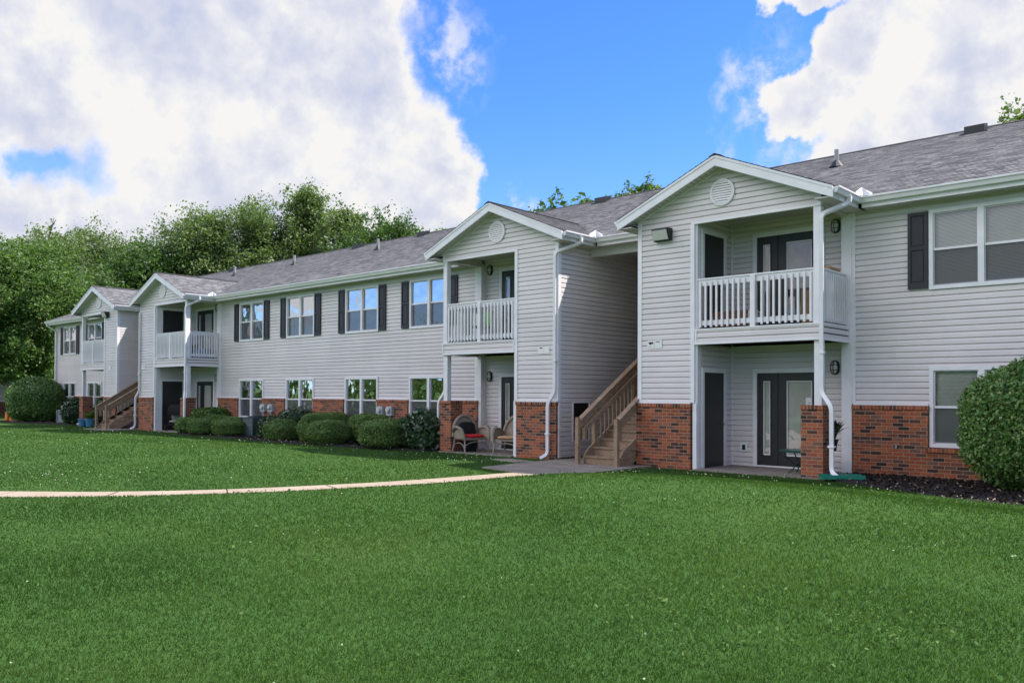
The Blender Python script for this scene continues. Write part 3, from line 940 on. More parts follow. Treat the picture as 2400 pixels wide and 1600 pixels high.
def door_unit(X0, z0, upper, pin):
    """patio door with sidelight on the recess wall at YB"""
    W_, H_ = 1.38, 2.0
    d = MB()
    sl = .47
    def leaf(x0, x1, gx0, gx1, gz0, gz1):
        y0, y1 = YB - .02, YB + .03
        for a in ((x0, gx0, 0, H_), (gx1, x1, 0, H_), (gx0, gx1, 0, gz0), (gx0, gx1, gz1, H_)):
            d.box(X0 + a[0], X0 + a[1], y0, y1, z0 + a[2], z0 + a[3])
        for a in ((gx0 - .025, gx0, gz0 - .025, gz1 + .025), (gx1, gx1 + .025, gz0 - .025, gz1 + .025), (gx0, gx1, gz0 - .025, gz0), (gx0, gx1, gz1, gz1 + .025)):
            d.box(X0 + a[0], X0 + a[1], y0 - .012, y0, z0 + a[2], z0 + a[3])
    leaf(0, sl - .008, .14, .30, .25, 1.83); leaf(sl + .008, W_, sl + .19, W_ - .17, .25, 1.83)
    d.box(X0 + sl - .008, X0 + sl + .008, YB + .0, YB + .03, z0, z0 + H_)
    o = part('patio_door', d, 'bronze', bld)
    g = MB(); fr = MB(); bl = MB()
    for a, b in ((.14, .30), (sl + .19, W_ - .17)):
        g.quad((X0 + a, YB - .008, z0 + .25), (X0 + b, YB - .008, z0 + .25), (X0 + b, YB - .008, z0 + 1.83), (X0 + a, YB - .008, z0 + 1.83))
        for q in ((a, a + .022, .25, 1.83), (b - .022, b, .25, 1.83), (a + .022, b - .022, .25, .275), (a + .022, b - .022, 1.805, 1.83)):
            fr.box(X0 + q[0], X0 + q[1], YB - .022, YB + .0, z0 + q[2], z0 + q[3])
        z = .27
        while z < 1.80:
            bl.quad((X0 + a, YB + .012, z0 + z), (X0 + b, YB + .012, z0 + z), (X0 + b, YB + .018, z0 + z + .0165), (X0 + a, YB + .018, z0 + z + .0165)); z += .018
    part('glass', g, 'glass_plain' if upper == 'film' else 'glass_door', o); part('lite_frame', fr, 'white', o)
    if upper != 'film': part('blind', bl, 'blind', o)
    else:
        bk = MB(); bk.quad((X0, YB + .028, z0), (X0 + W_, YB + .028, z0), (X0 + W_, YB + .028, z0 + H_), (X0, YB + .028, z0 + H_)); part('curtain', bk, 'curtain', o)
    hd = MB(); hx = X0 + (W_ - .07 if not pin else sl + .07)
    hd.box(hx - .025, hx + .025, YB - .034, YB - .02, z0 + .93, z0 + 1.08); hd.tube([(hx, YB - .03, z0 + .97), (hx, YB - .075, z0 + .97), (hx + .09 * (1 if pin else -1), YB - .075, z0 + .97)], .011, 6)
    hd.tube([(hx, YB - .02, z0 + 1.14), (hx, YB - .05, z0 + 1.14)], .026, 8)
    part('door_handle', hd, 'steel', o)
    hg = MB()
    for z in (.25, 1.0, 1.72): hg.box(X0 + sl - .02, X0 + sl + .02, YB - .03, YB - .018, z0 + z, z0 + z + .09)
    part('hinge', hg, 'black', o)
    c = .095
    with one('door_frame', 'white', o) as q:
        q.box(X0 - c, X0, YB - .045, YB + .02, z0 - .02, z0 + H_ + c); q.box(X0 + W_, X0 + W_ + c, YB - .045, YB + .02, z0 - .02, z0 + H_ + c)
        q.box(X0, X0 + W_, YB - .045, YB + .02, z0 + H_, z0 + H_ + c)
    return [(X0 - c + .01, X0 + W_ + c - .01, z0 - .05, z0 + H_ + c - .01)]


def lathe_vent(cx, cy, cz):
    v = MB(); n = 28; R = .275
    for r0, r1, y0, y1 in ((R, R, 0, -.035), (R, R - .05, -.035, -.042), (R - .05, R - .055, -.042, -.012)):
        for k in range(n):
            a0, a1 = 2 * pi * k / n, 2 * pi * (k + 1) / n
            v.quad((cx + r0 * cos(a0), cy + y0, cz + r0 * sin(a0)), (cx + r0 * cos(a1), cy + y0, cz + r0 * sin(a1)), (cx + r1 * cos(a1), cy + y1, cz + r1 * sin(a1)), (cx + r1 * cos(a0), cy + y1, cz + r1 * sin(a0)))
    r = R - .053; k = 9
    for i in range(k):
        z0 = -r + 2 * r * i / k + .007; z1 = -r + 2 * r * (i + 1) / k - .007
        h0 = sqrt(max(r * r - z0 * z0, 1e-4)); h1 = sqrt(max(r * r - z1 * z1, 1e-4))
        a = [(cx - h0, cy - .040, cz + z0), (cx + h0, cy - .040, cz + z0), (cx + h1, cy - .032, cz + z1), (cx - h1, cy - .032, cz + z1)]
        v.prism(a, (0, .014, 0))
    v.quad(*[(cx + R * .95 * cos(2 * pi * q / n), cy - .003, cz + R * .95 * sin(2 * pi * q / n)) for q in range(n)])
    part('gable_vent', v, 'white', bld)


def downspout(pts, name='downspout', straps=()):
    m_ = MB(); r = .052; m_.tube(pts, r, 4, sx=.82, ref=(0, -1, 0) if abs((Vector(pts[1]) - Vector(pts[0])).y) < .9 else (1, 0, 0))
    o = part(name, m_, 'gutter', bld)
    for (x, y, z) in straps:
        s_ = MB(); s_.box(x - .06, x + .06, y - .045, y + .05, z - .018, z + .018); part('strap', s_, 'white', o)


def rounded(pts, r=.09, n=3):
    P = [Vector(p) for p in pts]; out = [P[0]]
    for a, b, c in zip(P, P[1:], P[2:]):
        d0 = (a - b); d1 = (c - b); q = min(r, d0.length * .45, d1.length * .45)
        p0 = b + d0.normalized() * q; p1 = b + d1.normalized() * q
        for i in range(n + 1):
            t = i / n; out.append(p0 * (1 - t) ** 2 + b * 2 * t * (1 - t) + p1 * t * t)
    out.append(P[-1]); return out


def gable(g):
    xl, w, mir = g['xl'], g['w'], g['mir']; xr = xl + w
    X = (lambda s: xr - s) if mir else (lambda s: xl + s)
    def rng(a, b): p, q = X(a), X(b); return (min(p, q), max(p, q))
    sg = -1 if mir else 1
    cx = xl + w / 2; half = w / 2
    ridge = 6.37
    wt = lambda z: (cx - (ridge - .16 - z) / PITCHR, cx + (ridge - .16 - z) / PITCHR)
    # front siding
    a, b = rng(0, 1.30); yplane(F0, a, b, 1.39, 5.13, (), wt)
    yplane(F0, xl, xr, 5.13, ridge - .17, (), wt, 'gable_wall')
    lathe_vent(cx, F0 - .014, 5.665)
    # header soffit strip and corner trims
    a, b = rng(1.30, w); bx('header_trim', 'white', a, b, F0 - .03, F0 + .03, 5.10, 5.145)
    a, b = rng(-.015, .085); trimv(a, b, F0 - .028, F0 + .085, 1.39, 5.29)
    a, b = rng(1.29, 1.385); trimv(a, b, F0 - .035, F0 + .02, 1.39, 5.11)
    a, b = rng(1.34, 1.43); trimv(a, b, F0 + .02, F0 + .2, .03, 5.11)
    a, b = rng(1.335, 1.425); trimv(a, b, F0 - .015, F0 + .02, .0, 1.385)
    a, b = rng(w - .07, w + .01); trimv(a, b, F0 - .028, F0 + .05, 5.13, 5.29)
    a, b = rng(-.0, .075); trimv(a, b, F0 + .02, F0 + .1, .05, 1.39)
    # brick of the closed half
    a, b = rng(.03 if mir else -.03, 1.30); brick_wall(a, b, F0 - .055, F0 + .1)
    bx('trim_strip', 'white', a, b, F0 - .05, F0, CAPZ, CAPZ + .04)
    # recess walls
    s0 = 1.42
    ya, yb = 15.56, 16.60
    st = X(s0); y0 = F0 + .15
    xplane(st, y0, YB, 0.03, 2.62, sg, [(ya, yb, 0, 2.12)]); xplane(st, y0, YB, 2.93, 5.3, sg, [(ya, yb, 0, 5.035)])
    for z0 in (.03, 2.95):
        d = MB(); p, q = sorted((st - sg * .02, st + sg * .012)); d.box(p, q, ya + .09, yb - .09, z0, z0 + 2.0)
        o = part('storage_door', d, 'bronze', bld)
        k = MB(); yy = yb - .16
        k.tube([(st + sg * .012, yy, z0 + .92), (st + sg * .05, yy, z0 + .92)], .012, 6); k.ell((st + sg * .06, yy, z0 + .92), (.025, .028, .028), 8, 6); part('door_knob', k, 'steel', o)
        p, q = sorted((st - sg * .01, st + sg * .035))
        with one('door_frame', 'white', o) as fr:
            for A in ((ya, ya + .09, 0, 2.09), (yb - .09, yb, 0, 2.09), (ya + .09, yb - .09, 2.0, 2.09)): fr.box(p, q, A[0], A[1], z0 + A[2], z0 + A[3])
    ex = w + (.1 if not mir else 0)
    a, b = rng(s0, w + .12)
    dx0 = X(g['door']) if not mir else X(g['door'] + 1.38)
    hl = []
    if g is not G4:
        hl += door_unit(dx0, .03, 'blinds', mir); hl += door_unit(dx0, 2.95, 'film' if g is G1 else 'blinds', mir)
        yplane(YB, a, b, .03, 2.62, hl); yplane(YB, a, b, 2.93, 5.3, hl)
        p, q = sorted((st, st + sg * .03)); trimv(p, q, YB - .03, YB, .06, 5.3); bx('trim_strip', 'white', a, b, YB - .032, YB, 2.585, 2.62); bx('trim_strip', 'white', a, b, YB - .032, YB, .02, .06)
        # pilaster where the recess meets the main wall
        a, b = rng(w - .13, w + .07); trimv(a, b, DM - .05, YB, CAPZ if False else .03, 5.2)
        a, b = rng(w + .07, w + .135); trimv(a, b, DM - .03, DM + .02, 1.39, 5.2)
    else:
        xe = X(1.30); trimv(xe - .04, xe + .04, DM - .06, DM + .02, 0.03, 5.2)
    # deck and fascia
    a, b = rng(s0 - .02, w); ye = F0 + .02
    dk = MB(); dk.box(a, b, ye, YB - .002 if g is not G4 else DM - .02, 2.66, 2.925); dk = part('balcony_deck', dk, 'deck_dark', bld)
    a2, b2 = rng(1.40, w)
    with one('fascia', ['siding', 'white'], dk) as q:
        siding(q, (0, F0 - .012, 0), (1, 0, 0), (0, -1, 0), a2, b2, 2.62, 2.90); siding(q, (X(w) + sg * .004, 0, 0), (0, 1, 0), (sg, 0, 0), F0, DM - .02, 2.62, 2.90)
        q.cur = 1
        for z0, z1 in ((2.595, 2.635), (2.885, 2.918)):
            q.box(a2 - .01, b2 + .01, F0 - .04, F0 + .02, z0, z1)
            p0, p1 = sorted((X(w) - sg * .04, X(w) + sg * .03)); q.box(p0, p1, F0 + .02, DM - .05, z0, z1)
        for s in (1.41, w - .02):
            p0, p1 = rng(s - .012, s + .028); q.box(p0, p1, F0 - .038, F0 - .005, 2.635, 2.885)
    # post, pier, side beam
    a, b = rng(w - .145, w - .005)
    pm = MB(); pm.box(a, b, F0 - .01, F0 + .13, 2.918, 5.10); part('porch_post', pm, 'white', bld)
    pm = MB(); pm.box(a, b, F0 + .02, F0 + .16, CAPZ, 2.60); part('porch_post', pm, 'white', bld)
    a, b = rng(w - .37, w + .05); brick_wall(a, b, F0 - .06, F0 + .36, name='brick_pier')
    p, q = rng(w - .12, w + .0); bx('beam', 'soffit', p, q, F0 + .05, DM - .01, 5.12, 5.32)
    # ceilings
    a, b = rng(s0, w - .12); bx('ceiling', 'soffit', a, b, F0 + .05, YB + (0 if g is not G4 else -.2), 5.30, 5.33)
    a, b = rng(s0, w - .13); bx('header_trim', 'white', a, b, F0 + .03, F0 + .06, 5.13, 5.30)
    # railing
    a, b = rng(s0 + .02, w - .145)
    railing(bld, (a, F0 + .06, 0), (b, F0 + .06, 0))
    p = X(w - .075)
    if not mir: railing(bld, (p, F0 + .13, 0), (p, DM - .05, 0), mid=False, n=11)
    else: railing(bld, (p, DM - .05, 0), (p, F0 + .13, 0), mid=False, n=11)
    # roof of the bay, dying into the main slope
    yf = F0 - OVF; ez = ridge - PITCHR * EHALF
    broof = MB()
    for sgn in (-1, 1):
        def ur(t): return (0.0, (EY - yf) + t + (ez - EZ) / PITCHR + .02)
        shingle_slope((cx + sgn * EHALF, yf, ez), (0, 1, 0), (-sgn, 0, 0), 0, EHALF, ur, broof)
    for y in np.arange(yf, EY + EHALF - .1, .3):
        broof.prism([(cx - .13, y, ridge - .03), (cx, y, ridge + .025), (cx + .13, y, ridge - .03)], (0, .31, 0))
    part('bay_roof', broof, ['shingle', 'shingle_edge'], bld)
    # rake boards and soffits
    for sgn in (-1, 1):
        e = cx + sgn * EHALF
        with one('rake_board', 'white') as q:
            q.prism([(cx, yf + .02, ridge - .025), (e, yf + .02, ez - .025), (e, yf + .02, ez - .225), (cx, yf + .02, ridge - .225)], (0, .03, 0))
            q.prism([(cx, yf + .005, ridge - .012), (e, yf + .005, ez - .012), (e, yf + .005, ez - .06), (cx, yf + .005, ridge - .06)], (0, .015, 0))
        with one('soffit', 'soffit') as q:
            k = int(EHALF / .1)
            for i in range(k):        # boarded soffit
                xa = cx + sgn * EHALF * i / k; xb = cx + sgn * (EHALF * (i + 1) / k - .008)
                za = ridge - .19 - PITCHR * abs(xa - cx); zb = ridge - .19 - PITCHR * abs(xb - cx)
                q.quad((xa, yf + .04, za), (xb, yf + .04, zb), (xb, F0, zb), (xa, F0, za)); q.quad((xb, yf + .04, zb), (xb, yf + .04, zb + .012), (xb, F0, zb + .012), (xb, F0, zb))
        # wall trim under the rake
        xa, xb = cx, cx + sgn * (half + .02)
        with one('rake_trim', 'white') as q: q.prism([(xa, F0 - .025, ridge - .185), (xb, F0 - .025, ridge - .185 - PITCHR * abs(xb - cx)), (xb, F0 - .025, ridge - .225 - PITCHR * abs(xb - cx)), (xa, F0 - .025, ridge - .225)], (0, .02, 0))
        # side eave
        xw = cx + sgn * half; p, q = sorted((e - sgn * .02, e - sgn * .045))
        bx('fascia_board', 'white', p, q, yf + .05, EY + .05, ez - .21, ez - .03)
        p, q = sorted((e - sgn * .045, xw)); bx('soffit', 'soffit', p, q, yf + .05, DM, ez - .205, ez - .185)
        gutter_run((e - sgn * .02, yf + .06, ez - .015), (e - sgn * .02, EY + .03, ez - .015), (sgn, 0, 0))
        # splash guard in the valley corner
        q = MB(); ox, oy, oz = e + sgn * .10, EY - .10, ez - .02
        n_ = 4
        b_ = [(ox - sgn * .02, oy - .20, oz), (ox + sgn * .03, oy - .03, oz), (ox + sgn * .20, oy + .02, oz)]
        t_ = [(p_[0] - sgn * .03, p_[1] + .03, p_[2] + h) for p_, h in zip(b_, (.06, .17, .06))]
        for i in range(2): q.prism([b_[i], b_[i + 1], t_[i + 1], t_[i]], (-sgn * .006, .006, 0))
        part('splash_guard', q, 'gutter', bld)
    return X


for g in GS: gable(g)


def ds_corner(g, side, jog, bottom=.10, post=False):
    """downspout from the side gutter of a bay back to its front corner"""
    cx = g['xl'] + g['w'] / 2; e = cx + side * (EHALF + .06); ez = 6.37 - PITCHR * EHALF
    xw = (g['xl'] + g['w'] - .06) if side > 0 else g['xl'] + .06
    if post: xw += side * .09
    yw = F0 - .075
    xj = xw + jog; yj = F0 - .155
    if side < 0 and post: yw = F0 + .10; yj = F0 + .10
    y0 = yw + .38
    pts = [(e, y0, ez - .10), (e, y0, ez - .22), (xw, yw, ez - .45), (xw, yw, 1.62), (xj, yj, 1.34), (xj, yj, bottom + .06), (xj + .18 * (1 if side > 0 and post else -.6), yj - .14, bottom - .03)]
    downspout(rounded(pts), straps=[(xw, yw, 2.35), (xj, yj, .62)])


ds_corner(G1, 1, .22, .10, True); ds_corner(G2, 1, -.14, .07); ds_corner(G2, -1, -.25, .08, True); ds_corner(G3, 1, .12, .08, True); ds_corner(G3, -1, -.17, .07); ds_corner(G4, -1, -.2, .08, True)
downspout(rounded([(XL - .1, EY - .03, EZ - .1), (XL - .1, EY - .03, EZ - .25), (XL + .06, DM - .08, EZ - .5), (XL + .06, DM - .08, .1)]))

# beams over the two passages
for x0, x1 in ((G2['xl'] + G2['w'], G1['xl']), (G4['xl'] + G4['w'], G3['xl'])):
    bx('beam', 'soffit', x0 + .01, x1 - .01, DM - .12, DM + .02, 4.96, 5.18); bx('ceiling', 'soffit', x0 + .01, x1 - .01, DM + .02, 22.5, 5.2, 5.23)
    bx('landing', 'deck_dark', x0 + .01, x1 - .01, 19.55, 22.55, 2.68, 2.93)

# parts of the shell
ro = part('roof', roof, ['shingle', 'shingle_edge'], bld)

# roof vents and pipes
for x in (-5.3, -16.4, -25.3, -29.6, -40.2):
    v = MB(); y, z = RY - .42, RZ - .42 * PITCHR
    v.prism([(x - .22, y - .16, z - .10), (x - .22, y - .16, z + .12), (x - .22, y + .16, z + .20), (x - .22, y + .16, z + .02)], (.44, 0, 0)); v.box(x - .3, x + .3, y - .24, y + .2, z - .09, z - .07)
    part('roof_vent', v, 'black', ro)
for x, y in ((-8.05, 20.8), (-32.0, 20.75), (-26.2, 20.8), (-37.1, 20.75)):
    z = EZ + (y - EY) * PITCHR; v = MB(); v.tube([(x, y, z - .05), (x, y, z + .42)], .055, 10); v.cur = 1; v.lathe([(.19, -.03), (.12, .06), (.065, .14)], (x, y, z), 10)
    part('vent_pipe', v, ['lead', 'black'], ro)

# small fittings of the building
v = MB(); x, z = -8.55, .43
v.box(x - .09, x + .09, YB - .05, YB, z - .10, z + .10); o = part('vent_cover', v, 'white', bld); v = MB(); v.box(x - .035, x + .035, YB - .06, YB - .05, z - .06, z + .05); part('vent_flap', v, 'black', o)
xw = G2['xl'] + G2['w']
v = MB(); v.box(xw - .05, xw + .004, 15.93, 16.55, .45, 1.35); o = part('access_panel', v, 'black', bld)
v = MB()
for a in ((15.90, 15.93, .42, 1.38), (16.55, 16.58, .42, 1.38), (15.93, 16.55, .42, .45), (15.93, 16.55, 1.35, 1.38)): v.box(xw - .01, xw + .03, *a)
part('panel_frame', v, 'white', o)

# ------------------------------------------------------------------ fixtures
def oval_lamp(x, y, z, label, square=False):
    t = empty('wall_lamp', (x, y, z), label, 'lamp', 'black bulkhead lamps beside the patio doors')
    b = MB()
    if square:
        b.box(-.085, .085, -.02, 0, -.13, .13); b.box(-.095, .095, -.10, -.02, .10, .135); b.box(-.075, .075, -.095, -.02, -.125, -.105)
        for sx in (-.07, .07): b.box(sx - .01, sx + .01, -.095, -.02, -.105, .10)
    else:
        n = 20; R = []
        for r, y_ in ((1.0, 0), (1.0, -.03), (.92, -.05), (.80, -.05)):
            R.append([(.092 * r * cos(2 * pi * k / n), y_, .05 * math.copysign(1, sin(2 * pi * k / n)) * min(1, abs(sin(2 * pi * k / n)) * 3) + .095 * r * sin(2 * pi * k / n)) for k in range(n)])
        for p, q in zip(R, R[1:]):
            for k in range(n): b.quad(p[k], p[(k + 1) % n], q[(k + 1) % n], q[k])
    part('lamp_housing', b, 'black', t, local=True)
    l = MB(); l.smooth = True
    if square: l.box(-.06, .06, -.085, -.02, -.105, .10)
    else: l.ell((0, -.045, 0), (.072, .055, .125), 14, 9)
    part('lamp_lens', l, 'lens', t, local=True)
    if not square:
        c = MB()
        for zz in (-.05, .05): c.tube([(-.085, -.045, zz), (-.05, -.10, zz), (0, -.115, zz), (.05, -.10, zz), (.085, -.045, zz)], .006, 5)
        c.tube([(0, -.045, -.14), (0, -.095, -.09), (0, -.115, 0), (0, -.095, .09), (0, -.045, .14)], .007, 5)
        part('lamp_cage', c, 'black', t, local=True)
    return t


oval_lamp(-6.55, YB - .016, 4.98, 'oval caged black lamp by the upper door of the largest balcony')
oval_lamp(-6.57, YB - .016, 2.12, 'oval caged black lamp by the lower patio door with the potted plant')
oval_lamp(-16.25, YB - .016, 5.03, 'oval caged black lamp on the balcony with the lime green chair')
oval_lamp(-16.25, YB - .016, 2.05, 'oval caged black lamp above the two wicker chairs')
oval_lamp(-31.45, YB - .016, 4.98, 'square black lantern beside the door of the balcony cluttered with dark things', True)
oval_lamp(-31.45, YB - .016, 2.16, 'square black lantern over the rounded bushes, beside the lower patio door', True)


def wall_pack(x, z, label):
    t = empty('flood_lamp', (x, F0 - .016, z), label, 'lamp', 'black wall pack flood lamps on the gables')
    b = MB(); b.prism([(-.2, 0, .13), (-.2, -.20, .12), (-.2, -.20, .09), (-.2, -.10, -.13), (-.2, 0, -.13)], (.4, 0, 0))
    part('lamp_housing', b, 'black', t, local=True)
    l = MB(); l.prism([(-.175, -.205, .085), (-.175, -.115, -.115), (-.175, -.15, -.115), (-.175, -.225, .075)], (.35, 0, 0)); part('lamp_lens', l, 'lens', t, local=True)


wall_pack(-9.63, 4.96, 'black flood lamp on the gable wall left of the largest balcony')
wall_pack(-38.5, 5.03, 'black flood lamp on the smallest gable at the far end')


def plaque(x, z, w, h, label, marks=0):
    t = empty('unit_sign', (x, F0 - .018, z), label, 'sign', 'white unit number signs on the bays')
    b = MB(); b.box(0, w, -.012, 0, 0, h); part('sign_board', b, 'paper', t, local=True)
    if marks:
        k = MB(); rnd = random.Random(marks)
        if marks == 1:
            k.box(.05, w - .02, -.014, -.012, h * .60, h * .80); k.box(.03, w * .7, -.0145, -.012, h * .68, h * .74); k.box(.06, w * .6, -.014, -.012, h * .5, h * .6); k.box(.03, w - .05, -.0135, -.012, h * .22, h * .25)
        if marks == 2: k.box(.04, w - .05, -.014, -.012, h * .74, h * .83)
        if marks == 3: k.box(w * .3, w * .8, -.014, -.012, h * .75, h * .9)
        if marks == 4: k.box(w * .45, w * .65, -.014, -.012, h * .45, h * .7); k.box(w * .8, w * .86, -.014, -.012, h * .3, h * .8)
        part('sign_marks', k, 'black', t, local=True)


plaque(-10.05, 2.545, .175, .18, 'white sign with dark scribbled emblem, first of the pair above the brick by the stairs', 1)
plaque(-9.865, 2.55, .185, .18, 'white sign with one dark line, second of the pair above the brick by the stairs', 2)
plaque(-13.17, 2.53, .18, .17, 'white sign with a small dark bar, on the bay with the wicker chairs', 3)
plaque(-12.985, 2.53, .18, .17, 'blank white sign tucked against the white downspout above the wicker chairs bay')
plaque(-34.95, 2.53, .36, .19, 'white sign with tiny dark marks beside the downspout of the stroller bay', 4)
plaque(-38.3, 2.55, .24, .18, 'pale blank sign on the farthest bay, above the blue flower pots')


def meter(x, label):
    t = empty('electric_meter', (x, DM - .095, .88), label, 'meter', 'grey electric meters on the brick between the windows')
    b = MB(); b.box(0, .27, -.11, 0, 0, .28); part('meter_box', b, 'meter_grey', t, local=True)
    g = MB(); g.lathe([(.085, 0), (.085, .05), (.07, .075), (0, .08)], n=16)
    g.v = [(p[0] + .135, -.11 - p[2], p[1] + .17) for p in g.v]; part('meter_dial', g, 'lens', t, local=True)
    c = MB(); c.tube([(.135, -.055, 0), (.135, -.055, -.85)], .022, 8); part('conduit', c, 'meter_grey', t, local=True)


meter(-27.68, 'grey meter nearest the left window of the first brick panel, left of its pair')
meter(-27.17, 'grey meter on the first brick panel, right of its pair')
meter(-20.85, 'grey meter left of its pair, on the brick panel beside the wavy reflecting end window')
meter(-20.40, 'grey meter right of its pair, next to the wavy reflecting end window')

v = MB(); v.tube([(0, 0, 0), (0, -.07, 0), (0, -.10, -.05)], .016, 8); v.tube([(-.05, -.05, .03), (.05, -.05, .03)], .008, 6); v.tube([(0, -.05, 0), (0, -.05, .03)], .008, 6)
t = part('faucet', v, 'steel', None, (-5.3, DM - .095, .61), local=True); tag(t, 'small steel hose faucet on the brick wall right of the green splash block', 'faucet')


# air conditioners
def ac_unit(x, y, s, h, label, pale=False):
    t = empty('air_conditioner', (x, y, .03), label, 'air conditioner', 'air conditioner units in the beds')
    b = MB()
    for sx in (-1, 1):
        for sy in (-1, 1): b.box(sx * s / 2 - .03, sx * s / 2 + .03, sy * s / 2 - .03, sy * s / 2 + .03, 0, h)
    b.box(-s / 2, s / 2, -s / 2, s / 2, h - .06, h); b.box(-s / 2, s / 2, -s / 2, s / 2, 0, .05); b.box(-s / 2 + .05, s / 2 - .05, -s / 2 + .05, s / 2 - .05, .05, h - .06)
    part('casing', b, 'ac_pale' if pale else 'ac_metal', t, local=True)
    l = MB(); z = .08
    while z < h - .08:
        for sgn in (-1, 1):
            l.quad((-s / 2 + .03, sgn * (s / 2 + .004), z), (s / 2 - .03, sgn * (s / 2 + .004), z), (s / 2 - .03, sgn * (s / 2 - .02), z + .03), (-s / 2 + .03, sgn * (s / 2 - .02), z + .03))
            l.quad((sgn * (s / 2 + .004), -s / 2 + .03, z), (sgn * (s / 2 + .004), s / 2 - .03, z), (sgn * (s / 2 - .02), s / 2 - .03, z + .03), (sgn * (s / 2 - .02), -s / 2 + .03, z + .03))
        z += .045
    part('louvre', l, 'ac_pale' if pale else 'ac_metal', t, local=True)
    f = MB(); f.lathe([(s * .42, 0), (s * .42, .03), (s * .36, .03)], (0, 0, h), 20)
    for r in (.1, .2, .3): f.lathe([(r * s / .9, .02), (r * s / .9 + .012, .02)], (0, 0, h), 20)
    part('fan_grille', f, 'black', t, local=True)


ac_unit(-26.9, 15.95, .78, .68, 'dark green boxy air conditioner between the rounded bushes')
ac_unit(-44.6, 16.0, .85, .66, 'grey blue air conditioner beside the large far bush', True)


# ------------------------------------------------------------------ stairs
def staircase(x0, y0, label, side):
    """open wooden stair rising away from the lawn, width 1.1"""
    t = empty('wooden_staircase', (x0 + .55, y0, .03), label, 'staircase', 'wooden stairs in the open passages')
    rise, run, n = .181, .298, 16; w = 1.10; x1 = x0 + w
    P = lambda mb_, nm: part(nm, mb_, 'wood', t)
    for i in range(n):
        y = y0 + .15 + run * i; z = .03 + rise * (i + 1)
        m_ = MB(); m_.box(x0 + .10, x1 - .02, y - .03, y + run + .0, z - .038, z); P(m_, 'tread')
        m_ = MB(); m_.box(x0 + .10, x1 - .02, y, y + .02, z - rise + .001, z - .038); P(m_, 'riser')
    ye = y0 + .15 + run * n; ze = .03 + rise * n; sl = rise / run
    for x in (x0 + .06, x1 - .10):
        m_ = MB(); ya = y0 + (.10 if x < x0 + .5 else .13)
        m_.prism([(x, ya, .03), (x, ya, .03 + .16), (x, ya + .12, .03 + .30), (x, ye, ze + .10), (x, ye, ze - .28), (x, ya + .45, .03)], (.04, 0, 0)); P(m_, 'stringer')
    posts = [(x0 + .0, y0, 1.06), (x1 - .06, y0 + .0, 1.05)]
    for x, y, h in posts:
        m_ = MB(); m_.box(x - .045, x + .045, y - .045, y + .045, .0, h - .02); m_.prism([(x - .045, y - .045, h - .02), (x + .045, y - .045, h - .02), (x + .045, y + .045, h - .02), (x - .045, y + .045, h - .02)], (0, 0, .0001)); m_.prism([(x - .045, y - .03, h - .02), (x - .03, y - .045, h), (x + .03, y - .045, h), (x + .045, y - .03, h - .02)], (0, .075, 0)); P(m_, 'post')
    for yy in (y0 + .55, y0 + 2.1, y0 + 3.7):
        m_ = MB(); zz = .03 + sl * (yy - y0 - .15); m_.box(x0 - .0, x0 + .09, yy - .045, yy + .045, max(.0, zz - .1), zz + .93); P(m_, 'post')
    for x, xo in ((x0 + .03, x0), (x1 - .06, x1)):
        zr = lambda y: 1.0 + sl * (y - y0) - .02
        L_ = ye - .1
        m_ = MB(); m_.beam((x, y0 + .03, zr(y0) - .10), (x, L_, zr(L_) - .10), .04, .19); P(m_, 'rail_board')
        m_ = MB(); m_.beam((x, y0 + .0, zr(y0) + .01), (x, L_, zr(L_) + .01), .13, .035); P(m_, 'rail_cap')
        xi = x + (.09 if x < x0 + .5 else -.09)
        m_ = MB(); m_.beam((xi, y0 + .12, zr(y0 + .12) - .24), (xi, L_, zr(L_) - .24), .045, .09); P(m_, 'handrail')
        m_ = MB(); m_.box(min(x, xi), max(x, xi), y0 + .10, y0 + .19, zr(y0) - .42, zr(y0) - .15); P(m_, 'rail_block')
    x = x0 + .06
    bal = MB(); bal.box(-.018, .018, -.018, .018, 0, .72); bm_ = get_mesh('stair_baluster', bal, 'wood'); k = 0
    y = y0 + .75
    while y < ye - .3:
        o = part('baluster', bm_, None, t); o.location = Vector((x + .02, y, .03 + sl * (y - y0 - .15) + .05)) - wloc(t); y += .155
    m_ = MB(); m_.beam((x + .02, y0 + .55, .03 + sl * .40 + .16), (x + .02, ye, ze + .16), .04, .09); P(m_, 'bottom_rail')
    return t


staircase(-11.36, 14.6, 'weathered wooden staircase between the largest bay and the wicker chairs bay', 1)
staircase(-37.38, 14.5, 'weathered wooden staircase in the farther passage beside the blue flower pots', 1)

# ------------------------------------------------------------------ patios
for g in (G1, G2, G3):
    a, b = g['xl'] + (1.4 if not g['mir'] else -.05), g['xl'] + g['w'] - (1.4 if g['mir'] else -.1)
    mb = MB(); mb.box(a, b, F0 - .12, YB, -.1, .03); struct('patio', mb, 'patio_grey')
mb = MB(); mb.box(G4['xl'] - .05, G4['xl'] + 2.7, F0 - .1, DM - .1, -.1, .03); struct('patio', mb, 'patio_grey')


